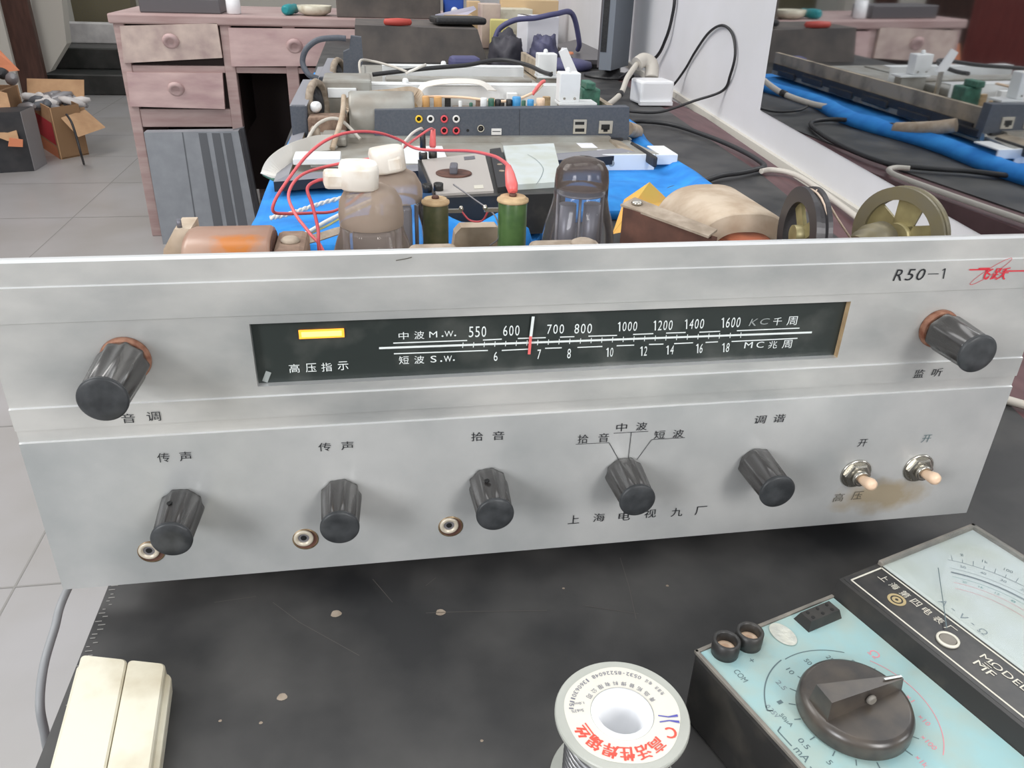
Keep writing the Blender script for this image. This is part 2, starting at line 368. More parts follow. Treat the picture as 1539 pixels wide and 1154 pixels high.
# ================================================================== BENCH
BZ = 0.76
bench = thing('workbench', 'long wine-brown workbench carrying the receiver and the opened television', 'workbench', (.4, .8, 0))
b = MB(); top = [(.016, -.45), (.60, -.45), (.66, -.05), (.715, .12), (.771, .598), (.801, .883), (.857, 1.352), (.885, 2.2), (.885, 3.0), (.016, 3.0)]
b.prism([(x, y, BZ - .034) for x, y in top], (0, 0, .032), 'wine_wood'); b.build('tabletop', bench)
for x, y in ((.06, -.3), (.55, -.3), (.06, 2.9), (.8, 2.9)):
    l = MB(); l.bb((x - .025, y - .025, 0), (x + .025, y + .025, BZ - .034), 'wine_wood', .003); l.build('leg', bench)
mt = MB(); mp_ = [(.0142, -.45), (.53, -.45), (.545, -.12), (.60, .06), (.628, .18), (.70, .52), (.751, .86), (.773, 1.14), (.80, 1.45), (.845, 2.3), (.86, 2.99), (.0142, 2.99)]
mt.prism([(x, y, BZ - .002) for x, y in mp_], (0, 0, .002), 'rubber_mat')
rnd = random.Random(3)
for k in range(30):     # pale threads where the cut edge of the mat frays
    yy = -.06 + k * .0027 + rnd.random() * .0008; mt.box((.0158 + rnd.random() * .003, yy, BZ + .0002), (.0012 + rnd.random() * .002, .0004, .0002), 'seam_grey')
for px, py, r0 in ((505, 922, .0026), (662, 920, .0024), (424, 1047, .0022), (331, 1083, .0007), (392, 1086, .0008), (724, 1113, .0007), (1003, 880, .0008), (847, 884, .0007)):
    c = gz(px, py, BZ + .0002); mt.add([c + Vector((math.cos(q) * r0 * (1 + .15 * math.sin(3 * q + px)), math.sin(q) * r0 * .9, 0)) for q in [2 * math.pi * k / 12 for k in range(12)]], [tuple(range(12))], 'dust_tan')
for L in ([(640, 921), (700, 919), (822, 917)], [(932, 838), (945, 880), (956, 930)], [(322, 905), (385, 896)], [(410, 905), (450, 935), (540, 985)], [(560, 870), (590, 905)], [(640, 880), (655, 868)], [(880, 910), (960, 922)]):
    mt.strip([gz(*p, BZ + .0002) for p in L], .0003, Z, 'scratch')
tag(mt.build('rubber_mat'), 'black rubber sheet covering the workbench, scuffed and dusty', 'mat')

# ================================================================== RECEIVER
PB = 0.772; PW = 0.48; PH = 0.163
R = thing('radio_receiver', 'silver-fronted valve radio receiver with lit black tuning dial and black fluted knobs', 'radio', (.24, .1, BZ))
def pp(px, py, y=0.0, d=-.0004):      # a mark on the panel face
    v = gy(px, py, y); return Vector((v.x, v.y + d, v.z))
spot_mat('alu_stained', ((165, 168, 168), (206, 206, 204)), (176, 162, 138), (.4225 - .24, -.1, .789 - BZ), .013, .40, .3, sx=.42, sz=1.1, nscale=70)
fp = MB()
prof = [(0.0, PB), (0.0, .8536), (.0010, .8540), (.0010, .8597), (.0, .8600), (.0, .8704), (.0010, .8708), (.0010, .9087), (.0004, .9090), (.0004, .9240), (.0013, .9244), (.0013, .9340), (.0026, PB + PH)]
wx0, wx1, wz0, wz1 = .1012, .3758, .8753, .9050
for (y0, z0), (y1, z1) in zip(prof, prof[1:]):
    mm = 'alu_stained' if z0 < .853 else ('alu_edge' if abs(z1 - z0) < .0013 and y1 > y0 else 'alu')
    xs = [0, PW]
    if z0 > .87 and z1 < .9089 and z1 - z0 > .02:       # the band the dial window is cut through
        for (xa, xb, za, zb) in ((0, wx0, z0, z1), (wx1, PW, z0, z1), (wx0, wx1, z0, wz0), (wx0, wx1, wz1, z1)):
            fp.add([(xa, y0, za), (xb, y0, za), (xb, y0, zb), (xa, y0, zb)], [(0, 1, 2, 3)], mm)
    else:
        fp.add([(0, y0, z0), (PW, y0, z0), (PW, y1, z1), (0, y1, z1)], [(0, 1, 2, 3)], mm)
T = .005; zt = PB + PH
fp.add([(0, .0026, zt), (PW, .0026, zt), (PW, T, zt), (0, T, zt)], [(0, 1, 2, 3)], 'alu_edge')
fp.add([(0, T, PB), (PW, T, PB), (PW, T, wz0), (0, T, wz0)], [(3, 2, 1, 0)], 'alu'); fp.add([(0, T, wz1), (PW, T, wz1), (PW, T, zt), (0, T, zt)], [(3, 2, 1, 0)], 'alu')
fp.add([(0, T, wz0), (wx0, T, wz0), (wx0, T, wz1), (0, T, wz1)], [(3, 2, 1, 0)], 'alu'); fp.add([(wx1, T, wz0), (PW, T, wz0), (PW, T, wz1), (wx1, T, wz1)], [(3, 2, 1, 0)], 'alu')
fp.add([(0, 0, PB), (PW, 0, PB), (PW, T, PB), (0, T, PB)], [(3, 2, 1, 0)], 'alu')
for x, rev in ((0, 1), (PW, 0)):
    pf = [(x, y, z) for y, z in prof] + [(x, T, zt), (x, T, PB)]; fp.add(pf, [tuple(range(len(pf)))[::-1] if rev else tuple(range(len(pf)))], 'alu_edge')
yb = .0009
for xa, za, xb, zb, mm in ((wx0, wz0, wx1, wz0, 'alu_edge'), (wx1, wz0, wx1, wz1, 'ceramic_tan'), (wx1, wz1, wx0, wz1, 'alu'), (wx0, wz1, wx0, wz0, 'alu')):
    fp.add([(xa, yb, za), (xb, yb, zb), (xb, T, zb), (xa, T, za)], [(0, 1, 2, 3)], mm)
def ptxt(mb, s, px, py, w_, h, m, y=0.0, d=-.0004, shear=0.0, spread=None):
    c = pp(px, py, y, d); e = pp(px + w_ / 2, py, y, d); e2 = pp(px - w_ / 2, py, y, d); u = pp(px, py - h / 2, y, d); u2 = pp(px, py + h / 2, y, d)
    mb.text(s, c, X, Z, (e - e2).x, (u - u2).z, m, shear)
def chars(mb, s, xy, w_, h, m, **k):
    for ch, (x, y_) in zip(s, xy): ptxt(mb, ch, x, y_, w_, h, m, **k)
chars(fp, '音调', [(193, 628), (231, 625)], 21, 14, 'ink')
chars(fp, '传声', [(246, 687), (279, 685)], 19, 14, 'ink')
chars(fp, '传声', [(488, 671), (522, 669)], 19, 12.5, 'ink')
chars(fp, '拾音', [(717, 655.5), (749, 654)], 18, 13, 'ink')
chars(fp, '拾音', [(876, 659), (907, 657)], 16, 13, 'ink')
chars(fp, '中波', [(934, 641.5), (964, 640)], 16, 12, 'ink')
chars(fp, '短波', [(991, 652.5), (1019, 651)], 16, 12, 'ink')
chars(fp, '上海电视九厂', [(862, 780), (900, 777), (938, 775), (977, 771), (1017, 769), (1053, 766.5)], 17, 12.5, 'ink')
chars(fp, '调谐', [(1142, 630), (1171, 628)], 17, 12, 'ink', shear=.12)
chars(fp, '监听', [(1381, 561), (1408, 559)], 15, 12, 'ink', shear=.12)
chars(fp, '开', [(1296, 665)], 13, 11, 'ink', shear=.12); chars(fp, '开', [(1392, 658.5)], 13, 11, 'grey_ink', shear=.12)
chars(fp, '高压', [(1260, 747), (1288, 744)], 15, 12, 'ink_faded', shear=.12)
for s, x, y_, w_, h in (('R', 1351, 413, 13, 17), ('5', 1367.5, 412.5, 11, 17), ('0', 1383.5, 412, 12, 17)): ptxt(fp, s, x, y_, w_, h, 'ink', y=.0004, shear=.18)
fp.strip([pp(1394, 411.5, .0004), pp(1410, 411, .0004)], .0004, Y, 'ink'); fp.strip([pp(1420, 403, .0004), pp(1417, 418.5, .0004)], .0006, Y, 'ink'); fp.strip([pp(1420, 403.2, .0004), pp(1415.5, 406, .0004)], .0004, Y, 'ink')
for L in ([(865, 667), (915, 664.5), (930, 691)], [(922, 650.5), (974, 647.5)], [(948.5, 649), (944, 688)], [(1029, 657), (979, 660), (957, 690)]):
    fp.strip([pp(*p) for p in L], .00028, Y, 'ink')
# red emblem
fp.strip([pp(1456, 405, .0004), pp(1488, 404.6, .0004)], .0007, Y, 'red_ink'); fp.strip([pp(1506, 407, .0004), pp(1539, 406.6, .0004), pp(1549, 406.4, .0004)], .0007, Y, 'red_ink')

for kk, (ox, oz) in enumerate(((-.3, 0), (.3, 0))): ptxt(fp, '飞', 1477 + ox, 411 + oz, 24, 18, 'red_ink', y=.0004, d=-.0004 - kk * .00005, shear=.35); ptxt(fp, '跃', 1503 + ox, 411 + oz, 23, 18, 'red_ink', y=.0004, d=-.0004 - kk * .00005, shear=.3)
ec = pp(1488.5, 407.5, .0004); ea = (pp(1520, 388, .0004) - pp(1457, 427, .0004)); ex = ea.normalized(); ey = Vector((-ex.z, 0, ex.x)); el = []
for k in range(41):
    q = 2 * math.pi * k / 40; el.append(ec + ex * (ea.length / 2 * math.cos(q)) + ey * (.0019 * math.sin(q)))
fp.strip(el, .00025, Y, 'red_ink')
fp.strip([pp(595, 391, .0012), pp(612, 388, .0012), pp(619, 386, .0012)], .0004, Y, 'ink_faded')
fp.build('front_panel', R)
# dial
DY = .0042
ds = MB(); ds.bb((wx0 - .004, DY, wz0 - .003), (wx1 + .004, DY + .002, wz1 + .003), 'dial_black')
def dt(s, x0, x1, y0, y1, m='dial_white', shear=0.0):
    if s == '1':
        xm = (x0 + x1) / 2 + 1; ds.strip([pp(xm, y0, DY), pp(xm - .4, y1, DY)], .00055, Y, m); ds.strip([pp(xm, y0 + .6, DY), pp(xm - 2.6, y0 + 3, DY)], .0005, Y, m); return
    ptxt(ds, s, (x0 + x1) / 2, (y0 + y1) / 2, x1 - x0, y1 - y0, m, y=DY, shear=shear)
for s, x0, x1, y0, y1 in (('550', 704, 731, 490, 506), ('600', 755.6, 781, 488.5, 504), ('700', 821.6, 847.8, 487, 501), ('800', 862.7, 889.8, 486, 500.5), ('1000', 927, 957.6, 483, 497), ('1200', 980.5, 1010.8, 481, 495.7), ('1400', 1027.6, 1058, 479, 493.5), ('1600', 1082.7, 1112.6, 476.6, 491.6),
    ('6', 741.5, 748, 528, 541.8), ('7', 807, 813, 524.7, 539), ('8', 852, 858, 523.4, 538), ('10', 910, 921.6, 522, 535.5), ('12', 961, 972.6, 520, 534), ('14', 1000, 1012.4, 518.6, 532), ('16', 1045, 1056, 516, 530), ('18', 1084, 1096, 515, 528.5)):
    n = len(s); wd = (x1 - x0); g = .22 if n > 1 else 0; cw = wd / (n + g * (n - 1))
    for i, ch in enumerate(s):
        ww = cw * .88; cx = x0 + i * cw * (1 + g) + cw / 2; yy = (y0 + y1) / 2 - (i - (n - 1) / 2) * cw * .03; dt(ch, cx - ww / 2, cx + ww / 2, yy - (y1 - y0) / 2, yy + (y1 - y0) / 2)
for ch, cx, cy, wd, h in (('中', 606.5, 504, 15, 11), ('波', 630, 503, 15, 12), ('M', 651, 502, 12, 9), ('.', 665, 504.5, 3, 2.5), ('W', 674.5, 501, 13, 8.5), ('.', 684, 503.5, 3, 2.5),
    ('短', 607, 540.5, 15, 12), ('波', 630, 540, 15, 12), ('S', 651.5, 539, 9, 10), ('.', 663, 542, 3, 2.5), ('W', 673, 538.5, 12, 9), ('.', 682, 540.5, 3, 2.5),
    ('高', 442.5, 553, 16, 13), ('压', 467.5, 552, 16, 13), ('指', 491, 551, 16, 13), ('示', 515.5, 549, 16, 13),
    ('千', 1168, 482.5, 13, 11.5), ('周', 1190, 481.5, 15, 13), ('兆', 1161, 517.5, 13, 11), ('周', 1182.5, 516.5, 14, 12), ('M', 1124.5, 518, 12, 9), ('C', 1142, 517.5, 11, 9)):
    dt(ch, cx - wd / 2, cx + wd / 2, cy - h / 2, cy + h / 2, 'dial_white')
dt('K', 1127, 1138, 478.5, 489, 'dial_grey', .3); dt('C', 1142, 1155, 478, 487, 'dial_grey', .3)
ds.strip([pp(569.7, 522.6, DY), pp(1219.6, 498.9, DY)], .0010, Y, 'dial_white')
for a_, b_ in (((591, 515), (702, 511)), ((725.7, 510.4), (754, 509)), ((778, 508), (820, 506.8)), ((841.4, 506), (863, 505.3)), ((884, 504.6), (927, 503.4)), ((951, 502), (981.5, 500.8)), ((1000.6, 500), (1030, 499)), ((1050.6, 498.6), (1081.8, 497.3)), ((1107, 496.4), (1201, 492.5)),
    ((592, 531), (733, 526)), ((754, 526), (797, 523.8)), ((819, 522.8), (844, 522)), ((867.5, 521.5), (905, 520)), ((926.4, 519), (952.8, 518)), ((975, 517), (996.7, 516.4)), ((1012.7, 515.8), (1041, 514.5)), ((1060, 514), (1078.6, 513)), ((1099, 512.6), (1198, 507.8))):
    ds.strip([pp(*a_, DY), pp(*b_, DY)], .00055, Y, 'dial_white')
for k in range(27):
    x = 695.5 + k * 16.05; y_ = 522.6 - (x - 569.7) * 23.7 / 649.9; ds.strip([pp(x + .4, y_ - 4, DY, -.0005), pp(x - .4, y_ + 4, DY, -.0005)], .00035, Y, 'dial_white')
ds.strip([pp(398, 573, DY), pp(404, 558, DY)], .0024, Y, 'dial_grey')
dial = ds.build('dial_scale', R)
lp = MB(); c = pp(483.5, 500.5, DY, -.0006); lp.box(c, (.0192, .0006, .0042), 'lamp_glow', bev=.0002)
lp.box(c - Y * .0002, (.0170, .0006, .0024), 'lamp_core', bev=.0002)
lp.build('indicator_lamp', R, 'glowing amber indicator bar')
pt = MB(); pt.strip([pp(800.5, 473.5, DY, -.0016), pp(796.5, 506, DY, -.0016)], .0013, Y, 'dial_white'); pt.strip([pp(796.5, 503, DY, -.0017), pp(794.2, 530, DY, -.0017)], .0013, Y, 'probe_red')
pt.build('dial_pointer', R, 'white dial pointer with red lower end')
# knobs
def knob(x, z, L, y0=0.0, r0=.0098, r1=.0084, collar=None, ph=0.0, screw=False, nf=9):
    k = MB(); fl_ = lambda q, h: 1 - .10 * abs(math.cos((nf * q + ph) / 2)) ** 1.6 if h < L - .0019 and h > .0005 else .93
    k.lathe([(r0 * .94, 0), (r0, .0012), (r0, .004), (r1 * 1.0, L - .0022), (r1 * .97, L - .0016)], (x, y0, z), (0, -1, 0), 'knob_body', 108, flute=fl_)
    if screw: k.lathe([(.0012, 0), (.0012, .0008)], (x - .002, y0 - L * .45, z + r0 * .93), (-.2, 0, 1), 'hole_black', 12)
    ob = k.build('control_knob', R)
    c = MB(); c.lathe([(r1 * .98, -.0002), (r1 * 1.035, .0004), (r1 * 1.03, .0014), (r1 * .95, .002), (r1 * .5, .0022)], (x, y0 - L + .0018, z), (0, -1, 0), 'knob_cap', 48)
    ORG[ob.name] = ORG[R.name]; c.build('end_cap', ob)
    if collar:
        g = MB(); g.lathe([(r0 * .97, 0), (r0 * .99, .001), (r0 * .97, .0028), (r0 * .9, .0034)], (x, .0009, z), (0, -1, 0), collar, 32); g.build('collar', ob)
    return ob
knob(.0502, .8916, .0318, -.003, .0103, .0091, 'copper_dust', 1.0)
knob(.4258, .8893, .0258, -.0035, .0100, .0092, 'copper_dust', 0.3, nf=7)
knob(.0612, .8165, .0262, 0, .0097, .0085, None, 2.0, True)
knob(.1328, .8158, .0262, 0, .0097, .0085, None, 0.6)
knob(.2033, .8164, .0262, 0, .0097, .0086, None, 0.2, True)
knob(.2722, .8170, .0245, 0, .0098, .0086, None, 1.3)
knob(.3428, .8172, .0265, 0, .0096, .0088, None, 0.9, nf=8)
# jacks: a nut ring in an oversize hole
for x, z in ((.0425, .7909), (.1137, .7911), (.1846, .7918)):
    j = MB(); j.lathe([(.0062, -.0001), (.0062, .0003), (.0055, .0003)], (x + .0004, 0, z - .0004), (0, -1, 0), 'brass_ring', 32, cap0=False, cap1=False)
    j.lathe([(.0056, 0), (.0056, .0002)], (x + .0004, 0, z - .0004), (0, -1, 0), 'iron_brown', 32)
    jo = j.build('jack_socket', R); ORG[jo.name] = ORG[R.name]
    n = MB(); n.lathe([(.0047, 0), (.0047, .0010), (.0042, .0014), (.0030, .0013), (.0026, .0004)], (x - .0004, 0, z + .0006), (0, -1, 0), 'brass_pale', 32, cap1=False)
    n.lathe([(.0030, 0), (.0030, .00045)], (x - .0004, 0, z + .0006), (0, -1, 0), 'plate_grey', 24); n.lathe([(.0016, 0), (.0014, .0007)], (x - .0004, 0, z + .0007), (0, -1, 0), 'hole_black', 16); n.build('ferrule', jo)
# toggle switches
for x, z in ((.4025, .8056), (.4392, .8062)):
    t = MB(); t.lathe([(.0086, 0), (.0086, .0008), (.0078, .001)], (x, 0, z), (0, -1, 0), 'nickel', 32)
    t.lathe([(.0074, .001), (.0074, .0030), (.0064, .0034)], (x, 0, z), (0, -1, 0), 'nickel', 6, sm=False)
    t.lathe([(.0044, .003), (.0044, .0062), (.0036, .0066), (.0030, .0058)], (x, 0, z), (0, -1, 0), 'nickel', 24)
    to = t.build('toggle_switch', R); ORG[to.name] = ORG[R.name]
    l = MB(); d = Vector((.10, -1, .22)).normalized(); o = Vector((x + .0004, -.0042, z - .0006))
    l.lathe([(.0021, 0), (.0026, .003), (.0033, .0070), (.0034, .0084), (.0028, .0101), (.0012, .0109)], o, d, 'toggle_cream', 24); l.build('lever', to, 'cream plastic lever')
# chassis
ch = MB(); ch.bb((.02, .006, .782), (.462, .215, .864), 'chassis_grey', .002); ch.build('chassis', R)
for x, y in ((.05, .03), (.43, .03), (.05, .19), (.43, .19)):
    f = MB(); f.lathe([(.008, 0), (.010, .022)], (x, y, BZ), Z, 'black_plastic', 16); f.build('foot', R)
CZ = .864
def tube_valve(x, y, prof, glass, base_r, base_h, name_cap=None):
    g = MB(); g.lathe([(r, h) for r, h in prof], (x, y, CZ + base_h), Z, glass, 48, cap0=False)
    o = g.build('vacuum_tube', R); ORG[o.name] = ORG[R.name]
    b_ = MB(); b_.lathe([(base_r, 0), (base_r, base_h + .001), (base_r * .9, base_h + .003)], (x, y, CZ), Z, 'tube_base', 32); b_.build('tube_base', o)
    return o
# big beam tube in front: dusty shoulder, dome, ceramic top cap on a red lead
v1 = tube_valve(.1535, .125, [(.0190, 0), (.0235, .006), (.0240, .014), (.0228, .024), (.0200, .033), (.0180, .038), (.0174, .042)], 'glass_dusty', .019, .004)
g = MB(); g.lathe([(.0178, 0), (.0180, .006), (.0172, .013), (.0142, .0185), (.0080, .0218), (.002, .0228)], (.1535, .125, CZ + .046), Z, 'glass_dome', 48, cap0=False); g.build('dusty_dome', v1, 'dust-coated glass dome')
e = MB(); e.lathe([(.0150, 0), (.0155, .0006), (.0150, .0012)], (.1535, .125, CZ + .0455), Z, 'glass_dusty', 40); e.box((.1535, .125, CZ + .024), (.022, .012, .038), 'plate_grey', bev=.003)
e.lathe([(.002, 0), (.002, .038)], (.139, .125, CZ + .006), Z, 'plate_grey', 10); e.lathe([(.002, 0), (.002, .038)], (.168, .125, CZ + .006), Z, 'plate_grey', 10); e.build('electrodes', v1)
def top_cap(par, c, r, h, rot, arm):
    k = MB(); n = 24; rings = []
    for rr, hh in ((.86, 0), (1, .1), (1, .8), (.9, 1.0)):
        ring = []
        for j in range(n):
            q = 2 * math.pi * j / n; x_ = math.copysign(abs(math.cos(q)) ** .7, math.cos(q)); y_ = math.copysign(abs(math.sin(q)) ** .7, math.sin(q)); ring.append(Vector(c) + rot @ Vector((x_ * r * rr, y_ * r * .82 * rr, h * hh)))
        rings.append(ring)
    k.ring_sweep(rings, 'cream_ceramic'); k.box(Vector(c) + rot @ Vector((arm[0], arm[1], h * .36)), (arm[2], r * .95, h * .66), 'cream_ceramic', rot, .002); return k.build('top_cap', par, 'white ceramic top cap')
top_cap(v1, (.1475, .120, CZ + .0672), .0106, .0140, euler(4, 3, 8), (-.0125, 0, .012))
v2 = tube_valve(.1700, .190, [(.0190, 0), (.0205, .006), (.0208, .016), (.0195, .025), (.0165, .034), (.0160, .038)], 'glass_clear', .019, .004)
g = MB(); g.lathe([(.0160, 0), (.0163, .005), (.0155, .010), (.0122, .016), (.007, .0190), (.002, .0198)], (.1700, .190, CZ + .042), Z, 'glass_dome', 48, cap0=False); g.build('dusty_dome', v2, 'dust-coated glass dome')
e = MB(); e.box((.170, .190, CZ + .022), (.018, .010, .032), 'plate_grey', bev=.002); e.lathe([(.0013, 0), (.0013, .034)], (.158, .19, CZ + .004), Z, 'plate_grey', 8); e.lathe([(.0013, 0), (.0013, .034)], (.182, .19, CZ + .004), Z, 'plate_grey', 8); e.build('electrodes', v2)
top_cap(v2, (.1655, .186, CZ + .0605), .0108, .0148, euler(-3, -6, 14), (.002, -.004, .010))
# coke-bottle rectifier at the right: clear glass, dark getter on top
v3 = tube_valve(.2745, .130, [(.0170, 0), (.0205, .008), (.0215, .018), (.0214, .028), (.0198, .037), (.0170, .046), (.0158, .052), (.0157, .058)], 'glass_clear', .017, .006)
g = MB(); g.lathe([(.0157, 0), (.0157, .004), (.0150, .0095), (.0120, .0142), (.0065, .0165), (.001, .017)], (.2745, .130, CZ + .064), Z, 'glass_smoky', 48, cap0=False); g.build('glass_dome', v3, 'smoky glass dome')
e = MB(); e.lathe([(.0138, 0), (.0142, .0006), (.0138, .0012)], (.2745, .13, CZ + .060), Z, 'plate_dark', 32)
for dx in (-.0075, .0075): e.lathe([(.0052, 0), (.0052, .040)], (.2745 + dx, .13, CZ + .014), Z, 'plate_dark', 20); 
for dx in (-.0135, 0, .0135): e.lathe([(.0009, 0), (.0009, .052)], (.2745 + dx, .13, CZ + .008), Z, 'plate_grey', 8)
e.build('electrodes', v3)
g = MB(); g.lathe([(.0146, 0), (.0146, .006), (.0140, .0092), (.0110, .0134), (.006, .0156), (.001, .016)], (.2745, .130, CZ + .0645), Z, 'getter', 40, cap0=False); g.build('getter', v3, 'dark getter coating')
# green power resistors
for x, y, m_, zt_, r in ((.1930, .172, 'resistor_olive', .9085, .0080), (.2382, .152, 'resistor_green', .9145, .0088)):
    g = MB(); g.lathe([(r * .95, 0), (r, .001), (r, zt_ - CZ - .001), (r * .96, zt_ - CZ)], (x, y, CZ), Z, m_, 32)
    o = g.build('power_resistor', R); ORG[o.name] = ORG[R.name]
    c = MB(); c.lathe([(r * 1.06, 0), (r * 1.1, .0006), (r * 1.08, .0018), (r * .9, .0022), (r * .88, .0032)], (x, y, zt_ - .0006), Z, 'ceramic_tan', 32); c.lathe([(.0022, 0), (.0024, .0012), (.0016, .002)], (x, y, zt_ + .0024), Z, 'iron_brown', 12); c.build('end_ferrule', o, 'tan ceramic end ferrule')
    s_ = 1 if x < .21 else -1
    tt = MB(); tt.box((x + s_ * (r + .004), y, zt_ - .0055), (.009, .0022, .0022), 'nickel'); tt.lathe([(.0012, 0), (.0016, .0015), (.0008, .003)], (x + s_ * (r + .008), y, zt_ - .0055), Z, 'nickel', 10); tt.build('terminal', o)
wv = MB(); wv.tube([(.209, .172, .903), (.214, .168, .898), (.221, .163, .899), (.2235, .155, .907)], .0006, 'red_dull', 6); wv.tube([(.207, .2, .9125), (.218, .178, .9085), (.228, .158, .904), (.2300, .15, .893), (.226, .16, .884)], .0005, 'plate_grey', 6); wv.build('bridging_wire', R)
# cans and trimmers just behind the panel edge
for (x0, x1, y, z, h) in ((.1702, .1950, .05, .9195, .02), (.2300, .2665, .05, .9200, .02)):
    g = MB(); g.box(((x0 + x1) / 2, y, z - .028), (x1 - x0, .022, .056), 'dust_tan', bev=.004, seg=3); 
    if x0 > .2: g.lathe([(.0065, 0), (.006, .0016), (.004, .0026), (.001, .003)], (.2565, y, z - .0002), Z, 'dust_tan', 24)
    g.build('filter_can', R)
g = MB(); g.prism([(.206, .2, CZ), (.242, .2, CZ), (.240, .2, .879), (.236, .2, .8835), (.212, .2, .8835), (.208, .2, .879)], (0, .012, 0), 'dusty_paper'); g.build('terminal_block', R)
# left: paper-wound output coil with amber varnish, iron clamp
spot_mat('amber_paper', ((186, 164, 148), (150, 106, 84)), (186, 112, 44), (.0915 - .24, .055 - .1, .924 - BZ), .0085, .35, 0, sx=.62, sz=1.0, nscale=150)
g = MB(); rr = []
for x in (.0668, .0695, .1045, .1062):
    k = .96 if x in (.0668, .1062) else 1.0; rr.append([Vector((x, .068 + math.copysign(abs(math.cos(q)) ** .62, math.cos(q)) * .021 * k, .9005 + math.copysign(abs(math.sin(q)) ** .62, math.sin(q)) * .0245 * k)) for q in [2 * math.pi * j / 32 for j in range(32)]])
g.ring_sweep(rr, 'amber_paper'); oc = g.build('output_transformer', R); ORG[oc.name] = ORG[R.name]
g = MB(); rr = []
for x in (.1060, .1068): rr.append([Vector((x, .068 + math.copysign(abs(math.cos(q)) ** .62, math.cos(q)) * .019, .9005 + math.copysign(abs(math.sin(q)) ** .62, math.sin(q)) * .0222)) for q in [2 * math.pi * j / 32 for j in range(32)]])
g.ring_sweep(rr, 'iron_brown'); g.build('coil_end', oc)
g = MB(); g.bb((.1068, .052, CZ), (.1222, .086, .9195), 'dust_brown', .003); g.lathe([(.0046, 0), (.0046, .001), (.0030, .0022)], (.1145, .066, .9195), Z, 'dust_tan', 16); g.build('core_clamp', oc, 'brown iron core with bolt')
g = MB(); g.prism([(.0480, .075, CZ), (.0675, .075, CZ), (.0675, .075, .924), (.0600, .075, .924), (.0535, .075, .914), (.0515, .075, .904)], (0, .02, 0), 'dusty_paper'); g.lathe([(.0012, 0), (.0012, .004)], (.0620, .078, .924), Z, 'plate_dark', 8); g.build('side_plate', oc, 'cream side plate')
# right: power transformer, bracket in front of a domed paper-covered coil
g = MB(); rr = []
def dome(y, k, m_='dusty_paper'):
    return [Vector((.3600 + math.copysign(abs(math.cos(q)) ** .7, math.cos(q)) * .0340 * k, y, .890 + math.sin(q) * .0335 * k)) for q in [math.pi * j / 28 for j in range(29)]] + [Vector((.3600 - .0340 * k, y, CZ)), Vector((.3600 + .0340 * k, y, CZ))]
g.ring_sweep([dome(.088, .96), dome(.092, 1.0), dome(.150, 1.0), dome(.154, .96)], 'dusty_paper'); pt_ = g.build('power_transformer', R); ORG[pt_.name] = ORG[R.name]
g = MB(); g.ring_sweep([dome(.074, .60), dome(.076, .64), dome(.089, .66)], 'coil_orange'); g.build('winding', pt_, 'rust-orange layered winding')
g = MB(); g.ring_sweep([[Vector((x, y, z)) for x, y, z in ((.2905, .098, CZ), (.2935, .094, CZ), (.2935, .094, .9245), (.2905, .098, .9245))], [Vector((x, y, z)) for x, y, z in ((.3260, .06, CZ), (.3290, .056, CZ), (.3290, .056, .9200), (.3260, .06, .9200))]], 'iron_brown', False)
g.prism([(.2895, .100, .9245), (.3000, .108, .9262), (.3320, .064, .9205), (.3240, .056, .9195)], (0, 0, .0012), 'dust_tan'); g.lathe([(.0030, 0), (.0032, .0010), (.0022, .002)], (.2985, .099, .9258), Z, 'nickel', 16); g.lathe([(.0014, 0), (.0014, .0006)], (.3015, .0855, .904), (-.74, -.67, 0), 'dial_white', 8); g.build('mounting_bracket', pt_, 'dusty brown angle bracket with a bolt')
g = MB(); g.lathe([(.0022, 0), (.0026, .001), (.0016, .0024)], (.387, .088, .9155), Z, 'nickel', 14); g.build('bolt', pt_)
# tuning drum, spindle and flywheel
def drum(c, ax, R_, r_in, wd, m1, m2, hub, spokes, name, holes=False):
    ax = Vector(ax).normalized(); a = Vector((0, 0, 1)); u = ax.cross(a).normalized(); v = u.cross(ax); c = Vector(c); g = MB(); n = 56
    def ringp(r, h): return [c + ax * h + (u * math.cos(q) + v * math.sin(q)) * r for q in [2 * math.pi * j / n for j in range(n)]]
    g.ring_sweep([ringp(r_in, 0), ringp(R_, 0), ringp(R_, wd * .28), ringp(R_ * .93, wd * .36), ringp(R_ * .93, wd * .64), ringp(R_, wd * .72), ringp(R_, wd), ringp(r_in, wd), ringp(r_in, 0)], m1, False, False, False)
    o = g.build(name, R); ORG[o.name] = ORG[R.name]
    s_ = MB()
    for a0 in spokes:
        q = math.radians(a0); d = u * math.cos(q) + v * math.sin(q); pdir = ax.cross(d); w0, w1 = hub * .9, hub * (.9 if not holes else 1.3)
        s_.prism([c + ax * wd * .35 + d * (hub * .3) + pdir * w0, c + ax * wd * .35 + d * (r_in * 1.02) + pdir * w1, c + ax * wd * .35 + d * (r_in * 1.02) - pdir * w1, c + ax * wd * .35 + d * (hub * .3) - pdir * w0], ax * wd * .25, m2)
    s_.ring_sweep([ringp(hub * 1.3, -wd * .2), ringp(hub * 1.3, wd * 1.2)], m2); s_.build('spokes', o)
    return o
drum((.3745, .060, .9190), (1, -.10, 0), .0250, .0170, .0085, 'drum_dark', 'olive_metal', .004, (35, 130, 250), 'tuning_drum')
d2 = drum((.4610, .098, .9040), (.90, .43, 0), .0290, .0215, .0075, 'olive_dark', 'olive_metal', .0062, (10, 82, 154, 226, 298), 'flywheel', True)
g = MB(); g.lathe([(.0060, 0), (.0060, .006), (.0085, .007), (.0085, .014), (.0105, .0145), (.0105, .026)], (.4225, .078, .9055), (.90, .43, 0), 'olive_dark', 32); g.build('spindle', d2)
